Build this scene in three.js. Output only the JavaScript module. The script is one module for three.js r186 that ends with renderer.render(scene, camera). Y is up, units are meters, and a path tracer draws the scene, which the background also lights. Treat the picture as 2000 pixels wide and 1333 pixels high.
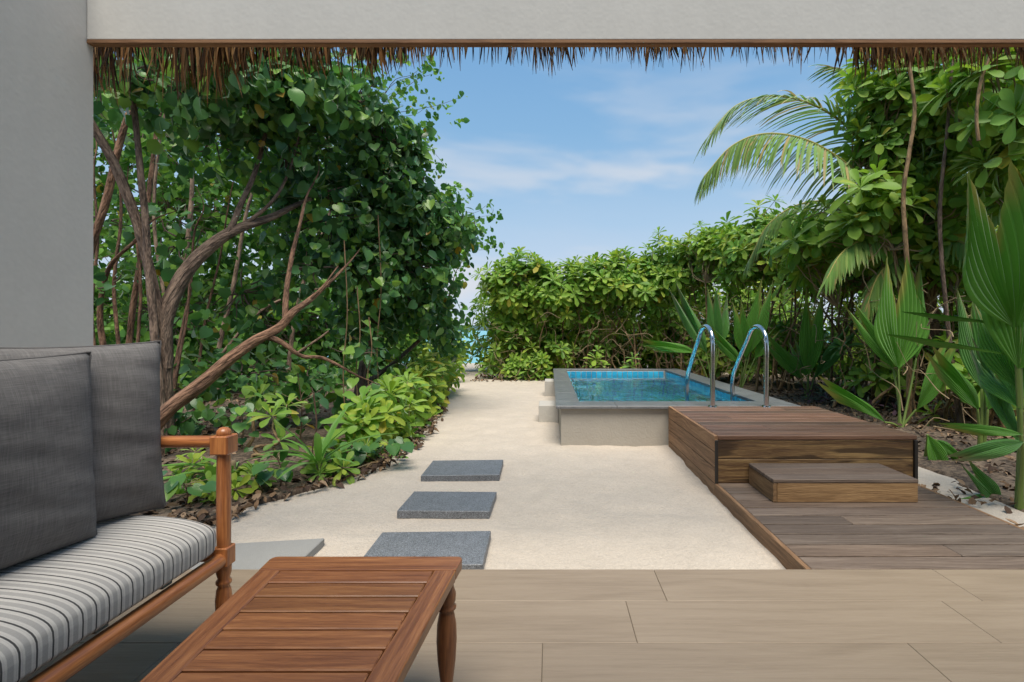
import * as THREE from 'three';
import { mergeGeometries } from 'three/addons/utils/BufferGeometryUtils.js';

// ---------------------------------------------------------------- camera, sky, sun, exposure
const scene = new THREE.Scene();
const F = 1000, VX = 1075, VY = 645, EYE = 1.2;            // focal length and principal point in photograph pixels (2000 x 1333)
const camera = new THREE.PerspectiveCamera(2 * Math.atan(666.5 / F) * 180 / Math.PI, 2000 / 1333, 0.05, 9000);
camera.position.set(0, EYE, 0);
camera.lookAt(0, EYE, -10);
camera.setViewOffset(2000, 1333, 1000 - VX, 666.5 - VY, 2000, 1333);
camera.updateProjectionMatrix();
scene.add(camera);

const renderer = new THREE.WebGLRenderer({ antialias: true });
renderer.setSize(1024, 682);
renderer.toneMapping = THREE.LinearToneMapping;
renderer.toneMappingExposure = 3.6;
renderer.shadowMap.enabled = true;

const SKY_GAIN = 0.335;
scene.background = makeSky();
scene.environment = scene.background;

const sunDir = new THREE.Vector3(0.05, 0.88, 0.38).normalize();
const sun = new THREE.DirectionalLight(new THREE.Color(1.0, 0.925, 0.80), 1.5);
sun.name = 'sun';
sun.position.copy(sunDir).multiplyScalar(60);
sun.target.position.set(0, 0, -6);
sun.position.add(sun.target.position);
sun.castShadow = true;
sun.shadow.radius = 72;
sun.shadow.mapSize.set(4096, 4096);
Object.assign(sun.shadow.camera, { left: -18, right: 18, top: 18, bottom: -18, near: 1, far: 120 });
scene.add(sun, sun.target);

// ---------------------------------------------------------------- noise and helpers
function rng(seed) {
  let a = seed >>> 0;
  return function () {
    a = (a + 0x6D2B79F5) | 0;
    let t = Math.imul(a ^ (a >>> 15), 1 | a);
    t = (t + Math.imul(t ^ (t >>> 7), 61 | t)) ^ t;
    return ((t ^ (t >>> 14)) >>> 0) / 4294967296;
  };
}
function h3(x, y, z) {
  let n = Math.imul(x, 374761393) ^ Math.imul(y, 668265263) ^ Math.imul(z, 2147483647 - 61);
  n = Math.imul(n ^ (n >>> 13), 1274126177);
  n = Math.imul(n ^ (n >>> 16), 2246822519 | 0);
  return ((n ^ (n >>> 15)) >>> 0) / 4294967296;
}
function sm(t) { return t * t * (3 - 2 * t); }
function noise3(x, y, z) {
  const i = Math.floor(x), j = Math.floor(y), k = Math.floor(z), u = sm(x - i), v = sm(y - j), w = sm(z - k);
  const l = (a, b, t) => a + (b - a) * t;
  return l(l(l(h3(i, j, k), h3(i + 1, j, k), u), l(h3(i, j + 1, k), h3(i + 1, j + 1, k), u), v),
    l(l(h3(i, j, k + 1), h3(i + 1, j, k + 1), u), l(h3(i, j + 1, k + 1), h3(i + 1, j + 1, k + 1), u), v), w);
}
function fbm3(x, y, z, o) { let s = 0, a = 0.5, n = 0; for (let i = 0; i < o; i++) { s += a * noise3(x, y, z); n += a; a *= 0.5; x *= 2.03; y *= 2.03; z *= 2.03; } return s / n; }
function tn(x, y, p, q, s) {                                   // value noise that repeats every p by q cells
  const i = Math.floor(x), j = Math.floor(y), u = sm(x - i), v = sm(y - j);
  const a = ((i % p) + p) % p, b = (a + 1) % p, c = ((j % q) + q) % q, d = (c + 1) % q;
  const l = (m, n, t) => m + (n - m) * t;
  return l(l(h3(a, c, s), h3(b, c, s), u), l(h3(a, d, s), h3(b, d, s), u), v);
}
function smooth(a, b, x) { const t = Math.min(1, Math.max(0, (x - a) / (b - a))); return t * t * (3 - 2 * t); }
function lerp(a, b, t) { return a + (b - a) * t; }
function mixc(a, b, t) { return [lerp(a[0], b[0], t), lerp(a[1], b[1], t), lerp(a[2], b[2], t)]; }
function V(x, y, z) { return new THREE.Vector3(x, y, z); }
function P(px, py, depth) { return V((px - VX) / F * depth, EYE - (py - VY) / F * depth, -depth); }   // pixel + known distance -> place
function toSRGB(c) { return c <= 0.0031308 ? c * 12.92 : 1.055 * Math.pow(c, 1 / 2.4) - 0.055; }

function makeSky() {
  const W = 2048, H = 1024, data = new Float32Array(W * H * 4);
  const stops = [[0, 0.52, 0.61, 0.73], [0.08, 0.45, 0.57, 0.72], [0.2, 0.32, 0.49, 0.68], [0.36, 0.21, 0.39, 0.61], [0.52, 0.15, 0.32, 0.56], [1, 0.13, 0.28, 0.50]];
  for (let j = 0; j < H; j++) {
    const el = ((j + 0.5) / H - 0.5) * Math.PI, y = Math.sin(el), cy = Math.cos(el);
    for (let i = 0; i < W; i++) {
      const az = ((i + 0.5) / W - 0.5) * 2 * Math.PI, x = Math.cos(az) * cy, z = Math.sin(az) * cy;
      const t = Math.max(0, y);
      let k = 0; while (k < stops.length - 2 && t > stops[k + 1][0]) k++;
      const f = Math.min(1, Math.max(0, (t - stops[k][0]) / (stops[k + 1][0] - stops[k][0])));
      let c = [1, 2, 3].map((q) => lerp(stops[k][q], stops[k + 1][q], f));
      if (y > -0.02) {
        // thin wisps of cloud and low haze, alike all round
        const ca = Math.cos(az), sa = Math.sin(az), warp = fbm3(ca * 3 + 4, el * 6, sa * 3, 3) - 0.5;
        const big = fbm3(ca * 3.1 + 2.3 + warp * 0.8, el * 10.5 + 1.9, sa * 3.1 + 5.2, 4), fine = fbm3(ca * 9 + warp * 2, el * 42 + ca * 3, sa * 9, 5);
        let d = smooth(0.42, 0.74, big + 0.42 * (fine - 0.5)) * (0.2 + 0.75 * fine) * (0.95 - 0.6 * smooth(0.22, 0.42, y));
        d = Math.min(0.85, d * smooth(-0.02, 0.08, y) + 0.36 * (0.6 + 0.6 * fine) * (1 - smooth(0.0, 0.36, y)));
        c = mixc(c, [0.60, 0.62, 0.66], d);
      }
      const o = (j * W + i) * 4;
      data[o] = c[0] * SKY_GAIN; data[o + 1] = c[1] * SKY_GAIN; data[o + 2] = c[2] * SKY_GAIN; data[o + 3] = 1;
    }
  }
  const tex = new THREE.DataTexture(data, W, H, THREE.RGBAFormat, THREE.FloatType);
  tex.mapping = THREE.EquirectangularReflectionMapping;
  tex.minFilter = tex.magFilter = THREE.LinearFilter;
  tex.needsUpdate = true;
  return tex;
}

const taken = {};
function numbered(n) { const k = taken[n] = (taken[n] ?? -1) + 1; return k ? n + '_' + String(k).padStart(3, '0') : n; }
function thing(name, label, category, base = V(0, 0, 0), group) {
  const g = new THREE.Group();
  g.name = numbered(name); g.position.copy(base); g.userData = { label, category };
  if (group) g.userData.group = group;
  g.userData.base = undefined;
  scene.add(g);
  return g;
}
function part(parent, name, geo, mat, at) {                     // geometry in world axes; at = its place in the world
  const m = new THREE.Mesh(geo, mat);
  m.name = name; m.castShadow = m.receiveShadow = true;
  const off = V(0, 0, 0);
  for (let p = parent; p && p !== scene; p = p.parent) off.add(p.position);
  m.position.copy(at ? at.clone().sub(off) : off.negate());
  parent.add(m);
  return m;
}
function single(name, label, category, geo, mat, group) {
  const m = new THREE.Mesh(geo, mat);
  m.name = numbered(name); m.castShadow = m.receiveShadow = true; m.userData = { label, category };
  if (group) m.userData.group = group;
  scene.add(m);
  return m;
}
function struct(name, geo, mat, label, category, kind = 'structure') {
  const m = single(name, label, category, geo, mat);
  m.userData.kind = kind;
  return m;
}

// ---------------------------------------------------------------- textures
function tex(w, h, sx, sy, fn) {                                // sx, sy: size in metres of one repeat; fn gives linear colour
  const d = new Uint8Array(w * h * 4);
  for (let j = 0; j < h; j++) for (let i = 0; i < w; i++) {
    const c = fn(i / w, j / h), o = (j * w + i) * 4;
    for (let k = 0; k < 3; k++) d[o + k] = Math.round(255 * Math.min(1, Math.max(0, toSRGB(c[k]))));
    d[o + 3] = 255;
  }
  return done(d, w, h, sx, sy, true);
}
function grey(w, h, sx, sy, fn) {
  const d = new Uint8Array(w * h * 4);
  for (let j = 0; j < h; j++) for (let i = 0; i < w; i++) {
    const c = Math.round(255 * Math.min(1, Math.max(0, fn(i / w, j / h)))), o = (j * w + i) * 4;
    d[o] = d[o + 1] = d[o + 2] = c; d[o + 3] = 255;
  }
  return done(d, w, h, sx, sy, false);
}
function done(d, w, h, sx, sy, colour) {
  const t = new THREE.DataTexture(d, w, h, THREE.RGBAFormat);
  t.wrapS = t.wrapT = THREE.RepeatWrapping; t.magFilter = THREE.LinearFilter; t.minFilter = THREE.LinearMipmapLinearFilter; t.generateMipmaps = true;
  if (colour) t.colorSpace = THREE.SRGBColorSpace;
  t.repeat.set(1 / sx, 1 / sy); t.needsUpdate = true;
  return t;
}
function woodMap(w, h, sx, sy, dark, mid, light, seed, contrast = 1, streak = 0) {
  return tex(w, h, sx, sy, (u, v) => {
    const warp = (tn(u * 4, v * 8, 4, 8, seed) - 0.5) * 1.6;
    const a = tn(u * 6, v * 48 + warp * 3, 6, 1000, seed + 1), b = tn(u * 16, v * 160, 16, 160, seed + 2), c = tn(u * 60, v * 400, 60, 400, seed + 3);
    const big = tn(u * 3, v * 5, 3, 5, seed + 5);
    let t = 0.5 + contrast * ((a - 0.5) * 0.75 + (b - 0.5) * 0.5 + (c - 0.5) * 0.4 + (big - 0.5) * 0.55);
    let col = t < 0.5 ? mixc(dark, mid, Math.max(0, t * 2)) : mixc(mid, light, Math.min(1, t * 2 - 1));
    if (streak) { const s = smooth(0.56, 0.70, tn(u * 5, v * 14 + warp * 4, 5, 1000, seed + 9) * 0.7 + a * 0.3); col = mixc(col, [dark[0] * 0.35, dark[1] * 0.32, dark[2] * 0.3], s * streak); }
    return col;
  });
}
const T = {};
T.teak = woodMap(512, 512, 1.2, 0.5, [0.15, 0.05, 0.018], [0.25, 0.094, 0.034], [0.355, 0.15, 0.058], 11, 0.9);
T.teakBump = grey(512, 512, 1.2, 0.5, (u, v) => 0.5 + 0.5 * (tn(u * 16, v * 160, 16, 160, 13) - 0.5) + 0.5 * (tn(u * 60, v * 400, 60, 400, 14) - 0.5));
T.deck = woodMap(512, 512, 1.6, 0.6, [0.085, 0.062, 0.048], [0.135, 0.102, 0.080], [0.20, 0.16, 0.13], 31, 0.8);
T.stained = woodMap(512, 512, 1.6, 0.6, [0.10, 0.052, 0.022], [0.19, 0.11, 0.045], [0.33, 0.21, 0.085], 51, 1.2, 0.85);
T.fresh = woodMap(512, 512, 1.6, 0.6, [0.11, 0.066, 0.036], [0.19, 0.122, 0.07], [0.28, 0.19, 0.115], 71, 1.0);
T.tile = woodMap(1024, 512, 1.9, 0.8, [0.215, 0.162, 0.112], [0.275, 0.212, 0.151], [0.318, 0.25, 0.182], 91, 0.5);
T.tileBump = grey(512, 512, 1.2, 0.5, (u, v) => tn(u * 12, v * 120, 12, 120, 93) * 0.6 + tn(u * 50, v * 300, 50, 300, 94) * 0.4);
T.sand = tex(1024, 1024, 1.6, 1.6, (u, v) => {
  const g = tn(u * 512, v * 512, 512, 512, 3), m = tn(u * 180, v * 180, 180, 180, 4), b = tn(u * 14, v * 14, 14, 14, 5) * 0.6 + tn(u * 40, v * 40, 40, 40, 6) * 0.4;
  const k = 0.90 + 0.16 * (g - 0.5) + 0.12 * (m - 0.5) + 0.10 * (b - 0.5), dark = smooth(0.93, 0.99, g) * 0.22 + smooth(0.90, 0.97, m) * 0.10;
  return [0.55 * k * (1 - dark), 0.478 * k * (1 - dark), 0.40 * k * (1 - dark)];
});
T.sandBump = grey(1024, 1024, 1.6, 1.6, (u, v) => 0.35 * tn(u * 400, v * 400, 400, 400, 21) + 0.35 * tn(u * 120, v * 120, 120, 120, 22) + 0.3 * tn(u * 44, v * 44, 44, 44, 23));
T.granite = tex(512, 512, 0.5, 0.5, (u, v) => {
  const a = tn(u * 256, v * 256, 256, 256, 41), b = tn(u * 128, v * 128, 128, 128, 42), c = tn(u * 10, v * 10, 10, 10, 43);
  const k = 0.15 + 0.27 * (a - 0.5) + 0.08 * (b - 0.5) + 0.024 * (c - 0.5) + smooth(0.9, 1, a) * 0.09;
  return [Math.max(0.015, k * 0.98), Math.max(0.015, k * 1.05), Math.max(0.018, k * 1.16)];
});
T.coping = tex(512, 512, 0.5, 0.5, (u, v) => {
  const a = tn(u * 256, v * 256, 256, 256, 141), b = tn(u * 128, v * 128, 128, 128, 142), c = tn(u * 8, v * 8, 8, 8, 143);
  const k = 0.15 + 0.17 * (a - 0.5) + 0.08 * (b - 0.5) + 0.05 * (c - 0.5);
  return [Math.max(0.02, k), Math.max(0.02, k * 1.03), Math.max(0.02, k * 1.08)];
});
T.stoneBump = grey(512, 512, 0.5, 0.5, (u, v) => 0.6 * tn(u * 200, v * 200, 200, 200, 44) + 0.4 * tn(u * 90, v * 90, 90, 90, 45));
T.plaster = tex(512, 512, 2, 2, (u, v) => {
  const k = 1 + 0.045 * (tn(u * 10, v * 10, 10, 10, 61) - 0.5) + 0.035 * (tn(u * 120, v * 120, 120, 120, 62) - 0.5) + 0.03 * (tn(u * 34, v * 5, 34, 5, 63) - 0.5);
  return [k * 0.8, k * 0.8, k * 0.8];
});
T.plasterBump = grey(512, 512, 2, 2, (u, v) => 0.5 * tn(u * 160, v * 160, 160, 160, 64) + 0.5 * tn(u * 30, v * 30, 30, 30, 65));
T.linen = tex(512, 512, 0.16, 0.16, (u, v) => {
  const a = 0.5 + 0.5 * Math.sin(u * Math.PI * 2 * 96), b = 0.5 + 0.5 * Math.sin(v * Math.PI * 2 * 96), s = tn(u * 6, v * 200, 6, 200, 71) * 0.5 + tn(u * 200, v * 6, 200, 6, 72) * 0.5;
  const k = 0.15 * (0.78 + 0.22 * (a * b + (1 - a) * (1 - b)) + 0.75 * (s - 0.5));
  return [k * 1.06, k, k * 0.98];
});
T.weaveBump = grey(256, 256, 0.04, 0.04, (u, v) => { const a = Math.sin(u * Math.PI * 2 * 24), b = Math.sin(v * Math.PI * 2 * 24); return 0.5 + 0.3 * a * b + 0.25 * (tn(u * 24, v * 80, 24, 80, 75) - 0.5); });
T.stripe = tex(512, 512, 0.18, 0.18, (u, v) => {               // v runs along the sofa, five stripe repeats
  const t = (v * 5) % 1, w = tn(u * 150, v * 150, 150, 150, 76), n = 0.02 * (w - 0.5);
  const line = smooth(0.075, 0.05, Math.abs(t - 0.5)), band = smooth(0.20, 0.16, Math.abs(((t + 0.5) % 1) - 0.5)) * 0.75, side = smooth(0.03, 0.015, Math.abs(Math.abs(t - 0.5) - 0.16)) * 0.22;
  let c = [0.54, 0.515, 0.485];
  c = mixc(c, [0.31, 0.30, 0.29], Math.max(band, side));
  c = mixc(c, [0.06, 0.058, 0.06], line);
  const k = 1 + 0.16 * (w - 0.5) + 0.1 * (tn(u * 200, v * 30, 200, 30, 77) - 0.5);
  return [c[0] * k, c[1] * k, c[2] * k];
});
T.bark = tex(512, 512, 0.5, 1.0, (u, v) => {
  const a = tn(u * 26, v * 12, 26, 12, 81), b = tn(u * 90, v * 40, 90, 40, 82), c = tn(u * 5, v * 5, 5, 5, 83);
  const t = Math.min(1, Math.max(0, 0.5 + 0.9 * (a - 0.5) + 0.7 * (b - 0.5) + 0.5 * (c - 0.5)));
  return mixc([0.065, 0.042, 0.03], [0.26, 0.18, 0.13], t);
});
T.barkBump = grey(512, 512, 0.5, 1.0, (u, v) => 0.55 * Math.pow(tn(u * 26, v * 10, 26, 10, 84), 1.6) + 0.25 * tn(u * 90, v * 40, 90, 40, 85) + 0.3 * smooth(0.75, 0.95, tn(u * 7, v * 9, 7, 9, 86)));
T.soil = tex(512, 512, 1.2, 1.2, (u, v) => {
  const a = tn(u * 60, v * 60, 60, 60, 87), b = tn(u * 200, v * 200, 200, 200, 88), c = tn(u * 9, v * 9, 9, 9, 89);
  const t = Math.min(1, Math.max(0, 0.45 + 0.9 * (a - 0.5) + 0.7 * (b - 0.5) + 0.6 * (c - 0.5)));
  return mixc([0.04, 0.027, 0.019], [0.20, 0.145, 0.10], t);
});
T.ripple = grey(512, 512, 3, 3, (u, v) => 0.55 * tn(u * 12, v * 9, 12, 9, 95) + 0.3 * tn(u * 30, v * 22, 30, 22, 96) + 0.15 * tn(u * 70, v * 50, 70, 50, 97));

// ---------------------------------------------------------------- materials
function std(o) { return new THREE.MeshStandardMaterial(o); }
function rgb(r, g, b) { return new THREE.Color().setRGB(r, g, b); }
const M = {};
M.sand = std({ map: T.sand, bumpMap: T.sandBump, bumpScale: 0.008, roughness: 0.97 });
M.soil = std({ map: T.soil, bumpMap: T.soil, bumpScale: 0.012, roughness: 1 });
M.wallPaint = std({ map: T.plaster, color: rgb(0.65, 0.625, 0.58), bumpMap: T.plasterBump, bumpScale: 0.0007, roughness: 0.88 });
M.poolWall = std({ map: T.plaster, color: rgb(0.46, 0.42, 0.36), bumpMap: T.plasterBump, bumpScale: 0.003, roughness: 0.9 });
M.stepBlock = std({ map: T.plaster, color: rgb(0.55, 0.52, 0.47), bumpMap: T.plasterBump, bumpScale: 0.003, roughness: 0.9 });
M.concrete = std({ map: T.plaster, color: rgb(0.33, 0.325, 0.31), bumpMap: T.stoneBump, bumpScale: 0.002, roughness: 0.9 });
M.granite = std({ map: T.granite, bumpMap: T.stoneBump, bumpScale: 0.0012, roughness: 0.5 });
M.coping = std({ map: T.coping, bumpMap: T.stoneBump, bumpScale: 0.0008, roughness: 0.3 });
M.teak = [0.92, 1.0, 1.08, 0.85].map((k, i) => new THREE.MeshPhysicalMaterial({ map: T.teak, color: rgb(k, k * (1 + 0.02 * i), k), bumpMap: T.teakBump, bumpScale: 0.0006, roughness: 0.5, clearcoat: 0.35, clearcoatRoughness: 0.3 }));
M.honey = new THREE.MeshPhysicalMaterial({ map: T.teak, color: rgb(1.5, 1.42, 1.15), bumpMap: T.teakBump, bumpScale: 0.0005, roughness: 0.45, clearcoat: 0.45, clearcoatRoughness: 0.25 });
M.deck = [[0.88, 0.86, 0.84], [1.06, 1.01, 0.97], [0.76, 0.73, 0.71], [0.98, 0.89, 0.81], [1.2, 1.15, 1.08]].map((c) => std({ map: T.deck, color: rgb(...c), bumpMap: T.teakBump, bumpScale: 0.0025, roughness: 0.72 }));
M.deckTop = [[0.98, 0.70, 0.56], [1.3, 0.90, 0.70], [0.80, 0.62, 0.5], [1.18, 0.80, 0.64]].map((c) => std({ map: T.deck, color: rgb(...c), bumpMap: T.teakBump, bumpScale: 0.002, roughness: 0.48 }));
M.deckSide = [[1.35, 1.1, 0.92], [1.2, 1.0, 0.85], [1.0, 0.85, 0.72]].map((c) => std({ map: T.fresh, color: rgb(...c), bumpMap: T.teakBump, bumpScale: 0.002, roughness: 0.7 }));
M.stained = std({ map: T.stained, bumpMap: T.teakBump, bumpScale: 0.002, roughness: 0.55 });
M.fresh = [[1.25, 1.12, 0.85], [1.1, 1.0, 0.8]].map((c) => std({ map: T.fresh, color: rgb(...c), bumpMap: T.teakBump, bumpScale: 0.002, roughness: 0.65 }));
M.darkTrim = std({ color: rgb(0.022, 0.018, 0.015), roughness: 0.6 });
M.trimBoard = std({ map: T.fresh, color: rgb(0.95, 0.7, 0.5), roughness: 0.8 });
M.tile = [0.97, 1.0, 1.04, 1.01].map((k) => std({ map: T.tile, color: rgb(k, k, k), bumpMap: T.tileBump, bumpScale: 0.0006, roughness: 0.5 }));
M.grout = std({ color: rgb(0.13, 0.105, 0.08), roughness: 0.95 });
M.linen = std({ map: T.linen, bumpMap: T.weaveBump, bumpScale: 0.0007, roughness: 0.95 });
M.stripe = std({ map: T.stripe, bumpMap: T.weaveBump, bumpScale: 0.0006, roughness: 0.95 });
M.strap = std({ color: rgb(0.52, 0.46, 0.34), roughness: 0.9 });
M.steel = std({ color: rgb(0.62, 0.62, 0.62), metalness: 1, roughness: 0.16 });
M.poolTile = [[0.035, 0.42, 0.66], [0.05, 0.48, 0.72], [0.03, 0.35, 0.58], [0.07, 0.53, 0.75]].map((c) => new THREE.MeshPhysicalMaterial({ color: rgb(...c), roughness: 0.25, clearcoat: 0.6, clearcoatRoughness: 0.1 }));
M.poolGrout = std({ color: rgb(0.42, 0.66, 0.70), roughness: 0.9 });
M.poolWater = new THREE.MeshPhysicalMaterial({ color: rgb(1, 1, 1), transmission: 1, thickness: 1, attenuationColor: rgb(0.55, 0.93, 0.98), attenuationDistance: 4, roughness: 0.02, ior: 1.27, bumpMap: T.ripple, bumpScale: 0.0035 });
M.sea = std({ color: rgb(0.10, 0.42, 0.48), roughness: 0.25, bumpMap: T.ripple, bumpScale: 0.12 });
M.island = std({ color: rgb(0.06, 0.11, 0.13), roughness: 1 });  // blue-green tint stands in for distance haze, put into the colour
M.bark = std({ map: T.bark, bumpMap: T.barkBump, bumpScale: 0.025, roughness: 0.95 });
M.barkRed = std({ map: T.bark, color: rgb(1.25, 1.0, 0.85), bumpMap: T.barkBump, bumpScale: 0.025, roughness: 0.95 });
M.barkGrey = std({ map: T.bark, color: rgb(1.3, 1.3, 1.25), bumpMap: T.barkBump, bumpScale: 0.01, roughness: 0.95 });
M.barkPale = std({ map: T.bark, color: rgb(1.6, 1.5, 1.05), bumpMap: T.barkBump, bumpScale: 0.008, roughness: 0.9 });
M.barkPalm = std({ map: T.bark, color: rgb(0.95, 0.72, 0.55), bumpMap: T.barkBump, bumpScale: 0.02, roughness: 0.95 });
M.twig = std({ color: rgb(0.11, 0.08, 0.06), roughness: 0.95 });
M.twigPale = std({ color: rgb(0.26, 0.19, 0.11), roughness: 0.95 });
function leafMat(r, g, b, o = {}) {
  return new THREE.MeshPhysicalMaterial({ color: rgb(r, g, b), transmission: o.t ?? 0.42, thickness: 0, roughness: 0.92, clearcoat: o.coat ?? 0.5, clearcoatRoughness: o.cr ?? 0.38, ior: 1.45, specularIntensity: o.spec ?? 0.6, side: THREE.DoubleSide, vertexColors: !!o.vc });
}

// ---------------------------------------------------------------- geometry helpers
function rawGeo(pos, uv, idx, nor, col) {
  const g = new THREE.BufferGeometry();
  g.setAttribute('position', new THREE.Float32BufferAttribute(pos, 3));
  if (uv) g.setAttribute('uv', new THREE.Float32BufferAttribute(uv, 2));
  if (col) g.setAttribute('color', new THREE.Float32BufferAttribute(col, 3));
  if (idx) g.setIndex(idx);
  if (nor) g.setAttribute('normal', new THREE.Float32BufferAttribute(nor, 3)); else g.computeVertexNormals();
  return g;
}
// chamfered box between two corners; uv in metres with u along the grain axis
const uvRand = rng(77);
function board(x0, x1, y0, y1, z0, z1, c = 0.003, grain = 'x', skew) {
  const lo = [Math.min(x0, x1), Math.min(y0, y1), Math.min(z0, z1)], hi = [Math.max(x0, x1), Math.max(y0, y1), Math.max(z0, z1)];
  const pos = [], uv = [], nor = [], ga = 'xyz'.indexOf(grain), ou = uvRand() * 7, ov = uvRand() * 5;
  const corner = (s, ax) => [0, 1, 2].map((k) => (s[k] > 0 ? hi[k] - (k === ax ? 0 : c) : lo[k] + (k === ax ? 0 : c)));
  const tri = (a, b, d, n) => {
    const e1 = [b[0] - a[0], b[1] - a[1], b[2] - a[2]], e2 = [d[0] - a[0], d[1] - a[1], d[2] - a[2]];
    const cr = [e1[1] * e2[2] - e1[2] * e2[1], e1[2] * e2[0] - e1[0] * e2[2], e1[0] * e2[1] - e1[1] * e2[0]];
    const flip = cr[0] * n[0] + cr[1] * n[1] + cr[2] * n[2] < 0;
    const an = n.map(Math.abs), ma = an[0] >= an[1] && an[0] >= an[2] ? 0 : an[1] >= an[2] ? 1 : 2;
    const ua = ma === ga ? (ga + 1) % 3 : ga, va = 3 - ma - ua;
    const l = Math.hypot(...n);
    for (const p of flip ? [a, d, b] : [a, b, d]) { pos.push(...p); nor.push(n[0] / l, n[1] / l, n[2] / l); uv.push(p[ua] + ou, p[va] + ov + ma * 0.37); }
  };
  for (let ax = 0; ax < 3; ax++) for (const s of [-1, 1]) {
    const b = (ax + 1) % 3, d = (ax + 2) % 3, q = [[-1, -1], [1, -1], [1, 1], [-1, 1]].map(([p, r]) => { const v = [0, 0, 0]; v[ax] = s; v[b] = p; v[d] = r; return corner(v, ax); });
    const n = [0, 0, 0]; n[ax] = s;
    tri(q[0], q[1], q[2], n); tri(q[0], q[2], q[3], n);
  }
  if (c > 0) {
    for (let ax = 0; ax < 3; ax++) { const b = (ax + 1) % 3, d = (ax + 2) % 3;
      for (const p of [-1, 1]) for (const r of [-1, 1]) {
        const m = (t, f) => { const v = [0, 0, 0]; v[ax] = t; v[b] = p; v[d] = r; return corner(v, f); }, n = [0, 0, 0]; n[b] = p; n[d] = r;
        const q = [m(-1, b), m(1, b), m(1, d), m(-1, d)];
        tri(q[0], q[1], q[2], n); tri(q[0], q[2], q[3], n);
      } }
    for (const i of [-1, 1]) for (const j of [-1, 1]) for (const k of [-1, 1]) { const v = [i, j, k]; tri(corner(v, 0), corner(v, 1), corner(v, 2), v); }
  }
  if (skew) for (let i = 0; i < pos.length; i += 3) skew(pos, i);
  return rawGeo(pos, uv, null, nor);
}
// tapered, slightly crooked tube through [Vector3, radius] points
function limb(pts, seg = 8, radial = 8, rough = 0.08, seed = 1) {
  const curve = new THREE.CatmullRomCurve3(pts.map((p) => p[0]), false, 'centripetal');
  const n = Math.max(2, Math.round(seg * (pts.length - 1))), pos = [], uv = [], idx = [];
  const frames = curve.computeFrenetFrames(n, false);
  let len = 0, prev = null;
  for (let i = 0; i <= n; i++) {
    const t = i / n, f = t * (pts.length - 1), k = Math.min(pts.length - 2, Math.floor(f)), r = lerp(pts[k][1], pts[k + 1][1], f - k), c = curve.getPoint(t);
    if (prev) len += c.distanceTo(prev); prev = c;
    for (let j = 0; j <= radial; j++) {
      const a = j / radial * Math.PI * 2, q = 1 + rough * (noise3(Math.cos(a) * 1.5 + seed * 7.3, Math.sin(a) * 1.5 + seed, len * 6) - 0.5) * 2, v = frames.normals[i].clone().multiplyScalar(Math.cos(a) * r * q).addScaledVector(frames.binormals[i], Math.sin(a) * r * q).add(c);
      pos.push(v.x, v.y, v.z); uv.push(j / radial * 2 * Math.PI * Math.max(r, 0.02), len);
    }
  }
  for (let i = 0; i < n; i++) for (let j = 0; j < radial; j++) { const a = i * (radial + 1) + j, b = a + radial + 1; idx.push(a, a + 1, b, b, a + 1, b + 1); }
  const end = n * (radial + 1), c1 = curve.getPoint(1), m = pos.length / 3;
  pos.push(c1.x, c1.y, c1.z); uv.push(0, len);
  for (let j = 0; j < radial; j++) idx.push(end + j, end + j + 1, m);
  return rawGeo(pos, uv, idx);
}
function lathe(profile, at, segs = 20) {
  const g = new THREE.LatheGeometry(profile.map(([r, y]) => new THREE.Vector2(r, y)), segs), u = g.attributes.uv, p = g.attributes.position;
  for (let i = 0; i < u.count; i++) u.setXY(i, p.getY(i), u.getX(i) * 0.15);
  g.translate(at.x, at.y, at.z);
  return g;
}
function rod(a, b, r, segs = 14) {                              // round bar with grain along it
  const d = b.clone().sub(a), L = d.length(), g = new THREE.CylinderGeometry(r, r, L, segs, 1), u = g.attributes.uv, p = g.attributes.position;
  for (let i = 0; i < u.count; i++) u.setXY(i, p.getY(i), u.getX(i) * 0.15);
  g.applyQuaternion(new THREE.Quaternion().setFromUnitVectors(V(0, 1, 0), d.normalize()));
  const c = a.clone().add(b).multiplyScalar(0.5);
  g.translate(c.x, c.y, c.z);
  return g;
}
function grid(nx, nz, fn) {                                     // sheet of points fn(i, j) -> [x, y, z, u, v]
  const pos = [], uv = [], idx = [];
  for (let j = 0; j <= nz; j++) for (let i = 0; i <= nx; i++) { const p = fn(i / nx, j / nz); pos.push(p[0], p[1], p[2]); uv.push(p[3] ?? p[0], p[4] ?? p[2]); }
  for (let j = 0; j < nz; j++) for (let i = 0; i < nx; i++) { const a = j * (nx + 1) + i, b = a + nx + 1; idx.push(a, a + 1, b, b, a + 1, b + 1); }
  return rawGeo(pos, uv, idx);
}

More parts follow.
